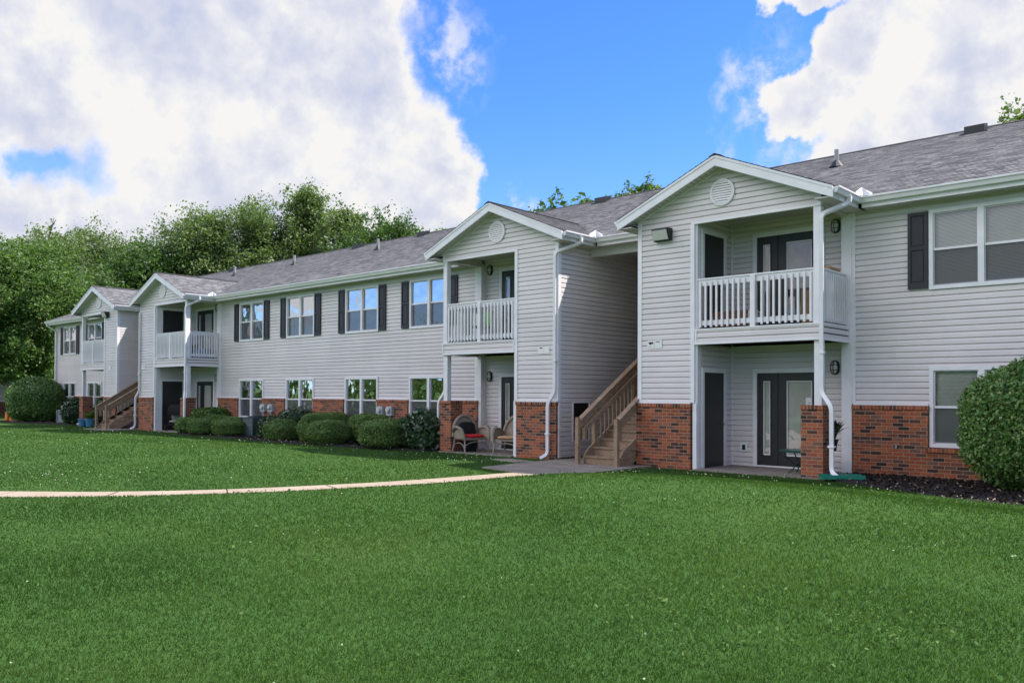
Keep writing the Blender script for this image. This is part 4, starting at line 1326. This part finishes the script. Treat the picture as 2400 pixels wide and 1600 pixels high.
# ------------------------------------------------------------------ furniture
def wicker_chair(loc, rz, label, mats=('wicker',)):
    t = empty('wicker_chair', loc, label, 'chair', 'brown wicker armchairs on the patio', rz)
    # local: x right, -y front
    b = MB(); n = 18; R = []
    prof = []
    for i in range(n + 1):
        a = pi * i / n; prof.append((-.36 * cos(a), .40 + .55 * sin(a) ** .8))
    b.smooth = True
    b.tube([(x, .22 + .10 * (z - .4), z) for x, z in prof], .048, 8)
    for i in range(n):
        (xa, za), (xb, zb) = prof[i], prof[i + 1]
        b.quad((xa, .22 + .1 * (za - .4), za), (xb, .22 + .1 * (zb - .4), zb), (xb, .20, .38), (xa, .20, .38))
    part('backrest', b, 'wicker', t, local=True)
    s = MB(); s.box(-.33, .33, -.32, .22, .33, .39); part('seat', s, 'wicker', t, local=True)
    for sx in (-1, 1):
        a = MB(); a.smooth = True
        pts = [(sx * .36, .22, .52), (sx * .41, .10, .62), (sx * .43, -.10, .66), (sx * .42, -.28, .62), (sx * .39, -.37, .48), (sx * .36, -.38, .30)]
        a.tube(pts, [.045, .055, .06, .058, .045, .03], 8, sx=.6)
        a.quad((sx * .36, .20, .36), (sx * .36, .20, .56), (sx * .41, -.10, .64), (sx * .36, -.10, .36)); a.quad((sx * .36, -.10, .36), (sx * .41, -.10, .64), (sx * .40, -.33, .55), (sx * .36, -.33, .36))
        part('armrest', a, 'wicker', t, local=True)
        for yy, bend in ((-.33, -.05), (.20, .07)):
            l = MB(); l.tube([(sx * .33, yy, .36), (sx * .34, yy + bend * .3, .2), (sx * .36, yy + bend, 0)], [.024, .021, .02], 8); part('leg', l, 'wicker', t, local=True)
    st = MB()
    for i in range(8):
        a0, a1 = pi * i / 8, pi * (i + 1) / 8
        st.tube([(-.33 * cos(a0), -.33, .12 + .16 * sin(a0)), (-.33 * cos(a1), -.33, .12 + .16 * sin(a1))], .014, 6)
        for sx in (-1, 1): st.tube([(sx * .35, -.05 - .27 * cos(a0), .1 + .15 * sin(a0)), (sx * .35, -.05 - .27 * cos(a1), .1 + .15 * sin(a1))], .012, 6)
    part('brace', st, 'wicker', t, local=True)
    return t


def cushion(name, loc, rz, size, rx, mname, label, cat='cushion'):
    b = MB(); b.smooth = True; b.ell((0, 0, 0), size, 18, 10, .55)
    o = part(name, b, mname, None, loc, local=True); o.rotation_euler = (rx, 0, rz); return tag(o, label, cat)


ca = radians(76)
C1 = Vector((-15.78, 15.62, .03)); wicker_chair(C1, ca, 'brown wicker armchair with red seat and black back cushion, beside the brick pier')


def loc_in(c, rz, p): return Vector((c.x + p[0] * cos(rz) - p[1] * sin(rz), c.y + p[0] * sin(rz) + p[1] * cos(rz), c.z + p[2]))


cushion('seat_cushion', loc_in(C1, ca, (0, -.08, .425)), ca, (.31, .30, .045), 0, 'red_cloth', 'bright red seat cushion on the full wicker armchair')
cushion('back_cushion', loc_in(C1, ca, (0, .13, .60)), ca, (.25, .07, .19), radians(-12), 'black_cloth', 'black cushion leaning on the back of the full wicker armchair')
cb = radians(15); C2 = Vector((-14.45, 15.85, .03)); wicker_chair(C2, cb, 'brown wicker armchair half hidden behind the brick corner')
cushion('seat_cushion', loc_in(C2, cb, (0, -.08, .425)), cb, (.31, .30, .045), 0, 'tan_cloth', 'orange tan cushion on the half hidden wicker armchair')
v = MB(); v.prism([(-.16, 0, 0), (.16, 0, 0), (.2, .03, .28), (-.2, .03, .28)], (0, .22, .0)); o = part('storage_bag', v, 'black_cloth', None, (-15.72, 15.62, .03), local=True); o.rotation_euler = (0, 0, ca); tag(o, 'black bag on the patio floor under the full wicker armchair', 'bag')

# bistro table with a potted plant
t = empty('bistro_table', (-6.86, 15.95, .03), 'round dark green metal table behind the brick pier by the splash block', 'table')
b = MB(); b.lathe([(0, .46), (.42, .46), (.44, .45), (.44, .425), (.40, .42), (0, .42)], n=32); part('table_top', b, 'green_metal', t, local=True)
for k in range(4):
    a = pi / 4 + k * pi / 2; c, s_ = cos(a), sin(a)
    b = MB(); b.tube([(c * r, s_ * r, z) for r, z in ((.36, .42), (.37, .36), (.30, .29), (.17, .21), (.13, .15), (.19, .07), (.27, .01))], .0125, 6); part('leg', b, 'green_metal', t, local=True)
b = MB(); b.lathe([(.15, .14), (.16, .15), (.15, .16)], n=20); part('ring', b, 'green_metal', t, local=True)


def pot_plant(loc, label, pot, r, h, leaves, seed, mname='leaf_holly', leafL=.2, spread=.6, empty_pot=False, cat='potted plant'):
    t = empty('potted_plant' if not empty_pot else 'flower_pot', loc, label, cat)
    b = MB(); b.lathe([(0, 0), (r * .72, 0), (r * .95, h * .85), (r * 1.06, h * .86), (r * 1.06, h), (r * .95, h), (r * .9, h * .88), (0, h * .86)], n=20); part('pot', b, pot, t, local=True)
    if empty_pot: return t
    rnd = random.Random(seed); b = MB()
    for i in range(leaves):
        a = rnd.uniform(0, 2 * pi); tilt = rnd.uniform(.15, spread); L = leafL * rnd.uniform(.6, 1.15); w = L * rnd.uniform(.10, .16); d = Vector((cos(a), sin(a), 0)); sd = Vector((-sin(a), cos(a), 0))
        base = Vector((rnd.uniform(-.4, .4) * r, rnd.uniform(-.4, .4) * r, h * .9)); p = [base]
        for k in (0.4, .75, 1.0): p.append(base + d * L * tilt * k ** 1.6 + Vector((0, 0, 1)) * L * (k - .35 * k * k * tilt))
        ws = [w * .5, w, w * .8, .004]
        for (p0, w0), (p1, w1) in zip(zip(p, ws), list(zip(p, ws))[1:]): b.quad(p0 - sd * w0, p0 + sd * w0, p1 + sd * w1, p1 - sd * w1)
    part('foliage', b, mname, t, local=True); return t


pot_plant((-6.30, 15.98, .492), 'leafy green plant in a dark pot standing on the green metal table', 'black', .13, .22, 34, 4, 'leaf_shrub', .42, .9)
pot_plant((-40.35, 15.05, .02), 'pale blue flower pot without a plant, against the far brick pier', 'blue_pot', .20, .34, 0, 1, empty_pot=True, cat='flower pot')
pot_plant((-39.78, 15.15, .02), 'pale blue flower pot with a small leafy plant by the farther stairs', 'blue_pot', .21, .34, 60, 7, 'leaf_mid', .42, 1.0)

# splash block
t = MB(); L_ = .75; w_ = .15
t.box(-w_, w_, 0, L_, 0, .02); t.box(-w_, -w_ + .03, 0, L_, .02, .075); t.box(w_ - .03, w_, 0, L_, .02, .075); t.box(-w_ + .03, w_ - .03, L_ - .03, L_, .02, .06)
o = part('splash_block', t, 'green_plastic', None, (-6.12, 15.02, .05), local=True); o.rotation_euler = (0, 0, radians(-55)); tag(o, 'green plastic splash block under the downspout at the mulch edge', 'splash block')

# notice on the lower patio door
v = MB(); v.box(-.075, .075, -.002, .002, -.11, .11); v.cur = 1; v.box(-.03, .03, -.003, -.002, .0, .012)
o = part('paper_notice', v, ['paper', 'black'], None, (-7.10, YB - .03, 1.40), local=True); tag(o, 'white paper notice taped to the glass of the lower patio door', 'notice')

# things on the balconies
def small_box(name, x0, x1, y0, y1, z0, z1, mname, label, cat, rz=0):
    cx_, cy_ = (x0 + x1) / 2, (y0 + y1) / 2; a, b_ = (x1 - x0) / 2, (y1 - y0) / 2; h = z1 - z0; m_ = MB()
    m_.box(-a, a, -b_, b_, 0, h)
    for sx in (-1, 1): m_.prism([(sx * a, -b_, h), (sx * a, b_, h), (sx * (a * .3), b_, h + .012), (sx * (a * .3), -b_, h + .012)], (0, 0, .004))
    o = part(name, m_, mname, None, (cx_, cy_, z0), local=True); o.rotation_euler = (0, 0, rz); return tag(o, label, cat)


small_box('cardboard_box', -6.72, -6.32, 15.98, 16.5, 3.62, 4.04, 'cardboard', 'brown cardboard box on top of its stack behind the side railing of the largest balcony', 'box')
small_box('cardboard_box', -6.85, -6.35, 15.9, 16.55, 2.93, 3.61, 'cardboard', 'larger brown cardboard box at the bottom of the stack on the largest balcony', 'box')
v = MB()
for i in range(4): v.box(-.45, .45, -.02, .02, .02 + i * .085, .095 + i * .085)
for sx in (-.42, .42): v.box(sx - .03, sx + .03, .02, .25, 0, .36)
o = part('wooden_crate', v, 'brown_plank', None, (-8.25, 15.75, 2.93), local=True); tag(o, 'low reddish brown wooden crate behind the balusters of the largest balcony', 'crate')
v = MB(); v.smooth = True; v.lathe([(0, 0), (.10, 0), (.105, .25), (.09, .33), (.035, .38), (.035, .43), (0, .43)], n=16); v.tube([(.08, 0, .30), (.15, 0, .28), (.15, 0, .16), (.10, 0, .13)], .014, 6)
o = part('white_jug', v, 'paper', None, (-7.72, 15.62, 2.93), local=True); tag(o, 'white plastic jug beside the middle railing post of the largest balcony', 'jug')
t = empty('plastic_chair', (-15.65, 15.85, 2.93), 'lime green plastic chair behind the white balusters of the wicker chairs bay', 'chair')
b = MB(); b.box(-.24, .24, -.24, .24, .40, .43); part('seat', b, 'lime_plastic', t, local=True)
b = MB(); b.prism([(-.23, .21, .43), (.23, .21, .43), (.20, .30, .84), (-.20, .30, .84)], (0, .025, 0)); part('backrest', b, 'lime_plastic', t, local=True)
for sx in (-1, 1):
    for sy in (-1, 1): b = MB(); b.tube([(sx * .21, sy * .21, .40), (sx * .25, sy * .25, 0)], .02, 6); part('leg', b, 'lime_plastic', t, local=True)
small_box('storage_bin', -32.9, -32.2, 15.9, 16.4, 2.93, 3.5, 'black', 'dark storage bin behind the balusters of the cluttered balcony', 'bin')
small_box('storage_tote', -31.9, -31.35, 16.1, 16.6, 2.93, 3.3, 'blue_pot', 'blue storage tote next to the dark bin on the cluttered balcony', 'bin')

# stroller
t = empty('stroller', (-33.05, 15.95, .03), 'black folding stroller with grey padded seat parked on the patio', 'stroller', rz=radians(40))
b = MB()
for sx in (-1, 1):
    b.tube([(sx * .24, -.35, .12), (sx * .25, .0, .45), (sx * .25, .33, 1.02)], .016, 6); b.tube([(sx * .24, .30, .12), (sx * .25, .05, .42), (sx * .26, -.22, .62)], .016, 6)
b.tube([(-.25, .33, 1.02), (.25, .33, 1.02)], .02, 6); b.tube([(-.24, -.3, .25), (.24, -.3, .25)], .014, 6); part('frame', b, 'black', t, local=True)
b = MB(); b.smooth = True; b.ell((0, .08, .58), (.23, .07, .28), 14, 9, .7); b.ell((0, -.06, .37), (.23, .20, .06), 14, 8, .7); part('padded_seat', b, 'grey_cloth', t, local=True)
b = MB(); b.smooth = True
for i in range(9):
    a0, a1 = radians(-15 + i * 17), radians(-15 + (i + 1) * 17)
    b.quad((-.27, .1 - .34 * cos(a0), .72 + .34 * sin(a0)), (.27, .1 - .34 * cos(a0), .72 + .34 * sin(a0)), (.27, .1 - .34 * cos(a1), .72 + .34 * sin(a1)), (-.27, .1 - .34 * cos(a1), .72 + .34 * sin(a1)))
    for sx in (-1, 1): b.quad((sx * .27, .1, .72), (sx * .27, .1 - .34 * cos(a0), .72 + .34 * sin(a0)), (sx * .27, .1 - .34 * cos(a1), .72 + .34 * sin(a1)))
part('canopy', b, 'black_cloth', t, local=True)
for sx in (-1, 1):
    for yy in (-.36, .32):
        b = MB(); b.lathe([(.0, -.02), (.10, -.02), (.12, -.012), (.12, .012), (.10, .02), (0, .02)], n=16); b.v = [(sx * .25 + p[2], yy + p[0], .12 + p[1]) for p in b.v]; part('wheel', b, 'black', t, local=True)

# toy by the far bush
t = empty('toy_castle', (-49.6, 14.75, .05), 'orange plastic toy castle with dark arch in front of the large far bush', 'toy')
b = MB(); b.smooth = False
b.prism([(-.55, 0, 0), (-.16, 0, 0), (-.16, 0, .32), (-.08, 0, .42), (.08, 0, .42), (.16, 0, .32), (.16, 0, 0), (.55, 0, 0), (.5, 0, .42), (.3, 0, .48), (.22, 0, .75), (.06, 0, .86), (-.08, 0, .82), (-.22, 0, .72), (-.3, 0, .5), (-.52, 0, .4)], (0, .5, 0)); part('body', b, 'orange_plastic', t, local=True)
b = MB(); b.box(-.15, .15, .3, .34, 0, .4); part('doorway', b, 'black', t, local=True)
b = MB(); b.lathe([(0, 0), (.14, 0), (.12, .25), (0, .32)], (.75, .1, 0), 12); part('turret', b, 'blue_pot', t, local=True)
b = MB(); b.box(.95, 1.3, 0, .2, 0, .12); part('step', b, 'yellow_plastic', t, local=True)

# neighbouring building at the far left
nb = empty('neighbor_building', (-65, 14, -.35), 'grey sided building with brick base at the far left, behind the dense tree', 'building')
b = MB(); siding(b, (-65, 0, 0), (0, 1, 0), (1, 0, 0), 6, 22.0, .98, 5.6); b.quad((-65, 6, 5.6), (-65, 22, 5.6), (-65, 14, 8.6)); b.box(-80, -65.02, 6.02, 21.98, .98, 5.6); part('wall', b, 'siding', nb)
b = MB(); b.box(-80, -64.92, 5.92, 22.08, -.5, .9); part('brick_base', b, 'brick', nb)
b = MB(); b.box(-65.0, -64.93, 5.95, 22.05, .9, .98); b.box(-65.02, -64.94, 21.9, 22.03, .98, 5.6); part('trim', b, 'white', nb)
b = MB(); b.prism([(-64.5, 5.5, 5.5), (-64.5, 14, 8.85), (-64.5, 22.5, 5.5), (-64.5, 22.5, 5.3), (-64.5, 14, 8.6), (-64.5, 5.5, 5.3)], (-16, 0, 0)); part('roof', b, 'shingle_edge', nb)


# ------------------------------------------------------------------ vegetation
def leaf_quads(rng, C, size, upbias=.3, elong=1.7, outward=None):
    N = len(C)
    n = rng.normal(size=(N, 3)); n[:, 2] += upbias
    if outward is not None: n += outward
    n /= np.linalg.norm(n, axis=1, keepdims=True)
    r = rng.normal(size=(N, 3)); a = np.cross(n, r); a /= np.linalg.norm(a, axis=1, keepdims=True) + 1e-9; b = np.cross(n, a)
    s = (size * rng.uniform(.6, 1.3, N))[:, None]
    a = a * s * elong / 2; b = b * s / 2
    droop = -n * s * .12
    return np.stack([C - a + droop, C + b * .9, C + a + droop, C - b * .9], 1)


def make_tree(label, x, y, h, w, seed, mname, nleaf=14000, leaf=.24, shape='round', base=.28, clumps=70, cr=1.0, group='trees behind the apartment building', zb=-.1, kind='leafy_tree'):
    rng = np.random.default_rng(seed); rnd = random.Random(seed)
    t = empty(kind, (x, y, zb), label, 'tree', group)
    if y > 0: h = h * .905
    z0 = h * base; ch = h - z0
    cen = []
    while len(cen) < clumps:
        u = rng.uniform(0, 1); a = rng.uniform(0, 2 * pi)
        if shape == 'round': rr = sin(pi * (0.10 + .84 * u)) ** .75
        elif shape == 'spire': rr = max(.06, (1 - u) ** .8) * (min(1, u * 6 + .4))
        else: rr = sin(pi * (.22 + .70 * u)) ** .6
        rad = w / 2 * rr * sqrt(rng.uniform(.12, 1.0)) * rng.uniform(.75, 1.12)
        cen.append((rad * cos(a), rad * sin(a), z0 + ch * u * (1.0 - .06 * rad / (w / 2)) - (cr * .3 if u > .9 else 0)))
    cen = np.array(cen)
    # trunk with limbs
    mb = MB(); r0 = h * .021; th = z0 + ch * .55
    bend = [Vector((rnd.uniform(-.03, .03) * h * i / 6, rnd.uniform(-.03, .03) * h * i / 6, th * i / 6)) for i in range(7)]
    mb.tube(bend, [r0 * (1 - .13 * i) for i in range(7)], 8); mb.smooth = True
    for c in cen[:min(34, clumps)]:
        k = min(6, max(2, int((c[2] * .62) / th * 6))); s = bend[k]; e = Vector(c); md = s.lerp(e, .5) + Vector((0, 0, -.06 * (e - s).length))
        mb.tube([s, md, e], [r0 * .34, r0 * .2, r0 * .06], 5)
    part('trunk', mb, 'bark', t, local=True)
    per = nleaf // clumps; L = []
    for c in cen:
        q = cr * rng.uniform(.65, 1.35); k = int(per * rng.uniform(.7, 1.3))
        # several sprays in each clump
        ns = 7; sp = c + rng.normal(size=(ns, 3)) * np.array([q, q, q * .62]) * .75
        for s in sp:
            m_ = k // ns + 1; d = rng.normal(size=3); d[2] = abs(d[2]) * .6 + .1; d /= np.linalg.norm(d)
            tt = rng.uniform(-.6, 1.0, m_)[:, None]
            L.append(s + d * tt * q * .75 + rng.normal(size=(m_, 3)) * q * .20)
    C = np.concatenate(L); out = C - np.array([0, 0, z0 + ch * .4]); out /= np.linalg.norm(out, axis=1, keepdims=True) + 1e-6
    Q = leaf_quads(rng, C, leaf, .45, 1.6, out * .5)
    part('crown', quads_mesh('crown', Q, mname), None, t)
    return t


make_tree('dense bright green tree closest to the neighbouring building, lowest branches over the large far bush', -57.2, 17.6, 11.4, 9.0, 11, 'leaf_mid', 71300, 0.125, 'round', .25, 162, .95)
make_tree('mid green tree rising left of the far end of the roof', -61.5, 23.2, 10.6, 8.5, 12, 'leaf_deep', 52700, 0.133, 'round', .2, 128, 1.0)
make_tree('pale green tree with a bare dead twig at its top', -71.5, 23.8, 15.2, 6.7, 13, 'leaf_olive', 41850, 0.155, 'round', .2, 108, 1.1)
make_tree('broad olive crown between the dead twig tree and the dark tree', -74.6, 29.6, 17.2, 7.7, 14, 'leaf_olive', 46500, 0.155, 'flat', .2, 114, 1.2)
make_tree('darker green tree directly above the smallest gable', -65.5, 29.4, 14.4, 6.7, 15, 'leaf_deep', 49600, 0.146, 'round', .18, 121, 1.1)
make_tree('tall light olive tree, left half of the highest pair above the roof', -64.4, 33.2, 18.0, 7.6, 16, 'leaf_olive', 55800, 0.150, 'round', .22, 114, 1.15)
make_tree('tall light olive tree, right half of the highest pair above the roof', -62.0, 36.6, 18.9, 7.7, 17, 'leaf_olive', 52700, 0.155, 'round', .24, 105, 1.2)
make_tree('pointed pale green tree with the single tallest tip', -59.6, 39.7, 20.0, 7.2, 18, 'leaf_olive', 43400, 0.155, 'spire', .2, 114, 1.0)
make_tree('narrow pointed tree just right of the tallest tip', -55.4, 40.6, 18.0, 5.5, 19, 'leaf_olive', 31000, 0.155, 'spire', .2, 81, .95)
make_tree('deep green round tree at the right end of the row, over the mid roof', -48.9, 39.2, 15.9, 7.2, 20, 'leaf_deep', 52700, 0.146, 'round', .2, 114, 1.1)
make_tree('small loose green tree trailing off where the roof meets the sky', -44.6, 40.5, 14.3, 5.5, 21, 'leaf_mid', 15000, .17, 'round', .2, 45, .95)
make_tree('green tree with long leaves peeking over the roof beside the largest gable, lower one', -29.3, 36.9, 14.2, 4.2, 22, 'leaf_mid', 12000, .22, 'flat', .35, 46, .75)
make_tree('green treetop touching the left slope of the largest gable', -28.9, 43.6, 16.4, 4.6, 23, 'leaf_mid', 14000, .17, 'flat', .35, 46, .8)
make_tree('tip of a tree barely showing over the ridge right of the largest gable', -20.4, 46.0, 15.6, 4.4, 24, 'leaf_mid', 5000, .26, 'spire', .25, 26, .7)
make_tree('olive treetop over the roof at the far right', -8.0, 50.3, 18.6, 6.4, 25, 'leaf_olive', 20000, .16, 'round', .3, 50, 1.0)
tw = MB(); tw.tube([(0, 0, 11.0), (.1, 0, 13.2), (.5, .1, 14.2), (.9, .1, 14.7), (1.4, .2, 15.1)], [.09, .07, .05, .035, .02], 6); tw.tube([(.9, .1, 14.7), (1.3, 0, 14.8), (1.6, 0, 15.2)], [.03, .02, .015], 5)
for o in bpy.data.objects:
    if o.get('label', '').startswith('pale green tree with a bare'): part('dead_twig', tw, 'bark', o, local=True)
# far belt of trees across the lawn, behind the viewer; the panes mirror it
def tree_belt():
    rg = np.random.default_rng(9); L = []
    spots = [(-84, -10, 11.0, 6)] + [(-97 + 6.2 * k + rg.uniform(-1.5, 1.5), -9 - 2.3 * k + rg.uniform(-3, 3), rg.uniform(4.8, 7.4), rg.uniform(3.2, 4.6)) for k in range(14) if k not in (4, 9)]
    for x, y, h, w in spots:
        n = 26; a = rg.uniform(0, 2 * pi, n); u = rg.uniform(.08, 1, n); rr = w * np.sin(pi * (.12 + .8 * u)) ** .7 * np.sqrt(rg.uniform(.1, 1, n))
        for cx, cy, cz in zip(x + rr * np.cos(a), y + rr * np.sin(a), h * u): L.append(np.array([cx, cy, cz]) + rg.normal(size=(110, 3)) * np.array([.9, .9, .6]))
    C = np.concatenate(L); C[:, 2] = np.maximum(C[:, 2], .1)
    o = part('tree_belt', quads_mesh('tree_belt', leaf_quads(rg, C, .55, .4, 1.5), 'leaf_mid'), None); o['kind'] = 'stuff'


tree_belt()


def bush(label, x, y, r, h, seed, mname='leaf_hedge', leaf=.05, n=9000, p=.8, loose=.05, group='clipped bushes along the wall', name='round_bush', rx=1.0, cat='bush', zlow=.02, fuzz=.0):
    rng = np.random.default_rng(seed)
    t = empty(name, (x, y, zlow), label, cat, group)
    rz = h / 2 * 1.05; cz = h - rz

    def surf(k):
        d = rng.normal(size=(k, 3)); d /= np.linalg.norm(d, axis=1, keepdims=True)
        e = np.sign(d) * np.abs(d) ** p; return e, d
    e, d = surf(n)
    lump = 1 + .05 * np.sin(d[:, 0] * 5 + seed) * np.cos(d[:, 1] * 4 + seed * 2) + .04 * np.sin(d[:, 2] * 7 + seed)
    sc = (1 - np.abs(rng.normal(size=n)) * .09 + rng.normal(size=n) * loose * .5) * lump
    C = e * sc[:, None] * np.array([r * rx, r, rz]) + np.array([0, 0, cz]); C[:, 2] = np.maximum(C[:, 2], .0)
    Q = leaf_quads(rng, C, leaf, .3, 1.7, d * 1.3)
    if fuzz:
        pass
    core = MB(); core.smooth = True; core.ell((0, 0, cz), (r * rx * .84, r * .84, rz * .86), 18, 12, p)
    me = quads_mesh('foliage', Q, mname)
    part('foliage', me, None, t)
    part('branches', core, 'bush_core', t, local=True)  # solid dark core blocks see-through, its colour standing in for the shaded inside
    return t


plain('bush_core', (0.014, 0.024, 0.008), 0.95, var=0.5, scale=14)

HG = 'clipped bushes along the wall'
B = [('low clipped bush at the left end of the hedge row', -30.55, 15.25, .52, .63, .034, 14000),
     ('clipped bush with a pale yellow patch, second along the hedge row', -29.15, 15.17, .60, .64, .034, 16000),
     ('wide flat topped clipped bush left of the dark air conditioner', -27.8, 15.56, .76, .68, .034, 20000),
     ('clipped bush with a yellowed top, right of the dark air conditioner', -23.95, 15.13, .58, .68, .034, 16000),
     ('tall narrow clipped bush between two yellow topped ones', -22.2, 15.1, .46, .88, .034, 16000),
     ('front clipped bush with a yellowed left shoulder below the third lower window', -21.15, 14.95, .64, .74, .034, 19000),
     ('tall clipped bush behind the largest one of the row', -20.7, 16.13, .66, .93, .034, 19000),
     ('largest clipped bush of the row, next to the loose dark shrub', -18.65, 15.12, .72, .84, .034, 22000)]
for i, (lb, x, y, r, h, lf, n) in enumerate(B): bush(lb, x, y, r, h, 60 + i, 'leaf_hedge', lf, n, .84, .04, HG)
bush('clipped bush filling the back of the row below the second lower window', -23.0, 16.2, .85, .92, 71, 'leaf_hedge', .034, 16000, .75, .05, HG)
bush('flat bush behind the first three of the row, left of the brick', -29.95, 16.0, .55, .74, 72, 'leaf_hedge', .034, 16000, .75, .05, HG)
SG = 'loose leafy shrubs by the wall'
bush('rounded loose shrub in front of the far patio door', -30.5, 16.1, .74, .98, 73, 'leaf_mid', .07, 7000, .85, .1, SG, 'leafy_shrub')
bush('dark loose large leaved shrub against the brick pier', -17.38, 15.62, .64, 1.08, 74, 'leaf_shrub', .085, 5200, .75, .14, SG, 'leafy_shrub')
bush('small dark loose shrub right of the dark air conditioner', -25.9, 16.1, .60, .72, 75, 'leaf_shrub', .07, 3800, .9, .2, SG, 'leafy_shrub')
bush('reddish dark loose shrub under the second lower window', -24.7, 16.2, .66, 1.0, 76, 'leaf_shrub', .07, 4500, .9, .2, SG, 'leafy_shrub')
bush('dark shrub left of the far brick pier', -43.0, 15.75, .62, 1.25, 77, 'leaf_shrub', .09, 4200, .9, .16, SG, 'leafy_shrub')
bush('dark shrub right of the far brick pier behind the blue pots', -40.2, 16.0, .5, 1.25, 78, 'leaf_shrub', .09, 3500, .9, .16, SG, 'leafy_shrub')
BG = 'large rounded bushes at the ends of the building'
bush('huge rounded glossy bush in the mulch at the right', -2.80, 15.75, 1.15, 2.17, 80, 'leaf_holly', .040, 90000, 1.0, .08, BG, 'large_bush')
bush('huge rounded bush at the far left corner of the building', -48.3, 15.7, 1.45, 2.35, 81, 'leaf_holly', .065, 34000, 1.0, .07, BG, 'large_bush')

# grass --------------------------------------------------------------
rng = np.random.default_rng(5)
FWD = np.array([-cos(YAW), sin(YAW)]); SID = np.array([sin(YAW), cos(YAW)])


def lawn_points(n, r0, r1, half=74, bias=1.0):
    r = r0 * (r1 / r0) ** (rng.uniform(0, 1, n) ** bias); a = np.radians(rng.uniform(-half, half, n))
    x = r * (np.cos(a) * FWD[0] + np.sin(a) * SID[0]); y = r * (np.cos(a) * FWD[1] + np.sin(a) * SID[1])
    d = walk_dist(x, y); ok = ~((d > -.01) & (d < WW - .36) & (y < 12.5))
    ok &= ~((x > -12.5) & (x < -9.9) & (y > 12.4) & ~((x > -10.6) & (y < 13.0)))
    ok &= (y < 15.22) | ((x < -49) & (y < 30))
    for poly in (bed_r, bed_l, bed_w): ok &= ~inside(poly, x, y)
    ok &= ~((x > -37.5) & (x < -35.1) & (y > 14.0))
    ok &= ~((x > -13.8) & (x < -12.5) & (y > 14.1) & (y < 14.75))
    return x[ok], y[ok], r[ok]


x, y, r = lawn_points(1300000, 2.6, 46.0)
z = height(x, y); N = len(x)
tall = .5 + .5 * np.sin(x * 1.3 + 1.7 * np.sin(y * .9)) * np.cos(y * 1.1 + np.sin(x * .7))
hgt = (.011 + .009 * tall + .009 * rng.uniform(0, 1, N)) * (1 + .012 * r) * np.where(rng.uniform(0, 1, N) < .05, 1.9, 1.0); wid = .00080 * r ** .85 * rng.uniform(.6, 1.4, N)
edge = np.abs(walk_dist(x, y) - WW + .35) < .12; hgt = np.where(edge, hgt * 1.3, hgt)
a = rng.uniform(0, 2 * pi, N); l = rng.uniform(.15, 1.1, N) * hgt; la = rng.uniform(0, 2 * pi, N)
sx, sy = np.cos(a) * wid, np.sin(a) * wid; tx, ty = np.cos(la) * l, np.sin(la) * l
T = np.empty((N, 3, 3)); T[:, 0] = np.stack([x - sx, y - sy, z - .004], 1); T[:, 1] = np.stack([x + sx, y + sy, z - .004], 1); T[:, 2] = np.stack([x + tx, y + ty, z + hgt], 1)
o = part('grass', quads_mesh('grass', T, 'grass_blade'), None); o['kind'] = 'stuff'

# broad leaved weeds and clover leaves
x, y, r = lawn_points(95000, 3.2, 30.0)
pat = np.sin(x * .9 + 2 * np.sin(y * .55)) * np.cos(y * .8 + 1.3 * np.sin(x * .45)) + .35 * np.sin(x * 3.1) * np.sin(y * 2.7)
side_ = x * SID[0] + y * SID[1]
ok = rng.uniform(0, 1, len(x)) < np.clip(.008 + .15 * (pat > .45) + .40 * (pat > .85), 0, 1) * np.where(side_ > -1.0, 1.0, .55)
x, y, r = x[ok], y[ok], r[ok]
C = np.stack([x, y, height(x, y) + .022 + .02 * rng.uniform(0, 1, len(x))], 1)
Q = leaf_quads(rng, C, .013 + .0011 * r, 1.4, 1.5)
big = rng.uniform(0, 1, len(C)) < .09; Q[big] = C[big][:, None] + (Q[big] - C[big][:, None]) * 1.6
o = part('weeds', quads_mesh('weeds', Q, 'weed_leaf'), None); o['kind'] = 'stuff'

# white clover heads
x, y, r = lawn_points(48000, 4.0, 40.0)
far_ = walk_dist(x, y) < 0
pat = np.sin(x * .55 + 1.5 * np.sin(y * .4)) * np.cos(y * .6 + np.sin(x * .8))
prob = np.where(far_, .035 + .22 * (pat > .3) * (np.abs(walk_dist(x, y)) < 3) + .12 * (y > 12.5), .002 + .05 * (pat > .6) * (r > 8))
prob = np.where((x > -14.5) & (y > 12.3) & far_, .6, prob)
prob = np.where((x > -9.5) & (y > 12.2), .16, prob)
ok = rng.uniform(0, 1, len(x)) < prob; x, y, r = x[ok], y[ok], r[ok]
s = .0048 + .00042 * r
L = []
C = np.stack([x, y, height(x, y) + .05 + .012 * r / 10], 1)
for k in range(3): L.append(leaf_quads(rng, C, s * 2.0, .6, 1.0))
o = part('clover_flowers', quads_mesh('clover_flowers', np.concatenate(L), 'clover_bloom'), None); o['kind'] = 'stuff'

# mulch chips on the beds
P_ = []
for poly, n in ((bed_r, 9000), (bed_l, 5000), (bed_w, 1500)):
    xs = [p[0] for p in poly]; ys = [p[1] for p in poly]
    x = rng.uniform(min(xs), max(xs), n); y = rng.uniform(min(ys), max(ys), n); k = inside(poly, x, y); P_.append(np.stack([x[k], y[k], np.full(k.sum(), .052)], 1))
C = np.concatenate(P_); C[:, 2] += rng.uniform(0, .02, len(C))
o = part('mulch_chips', quads_mesh('mulch_chips', leaf_quads(rng, C, .034, 1.6, 2.4), 'mulch_chip'), None); o['kind'] = 'stuff'
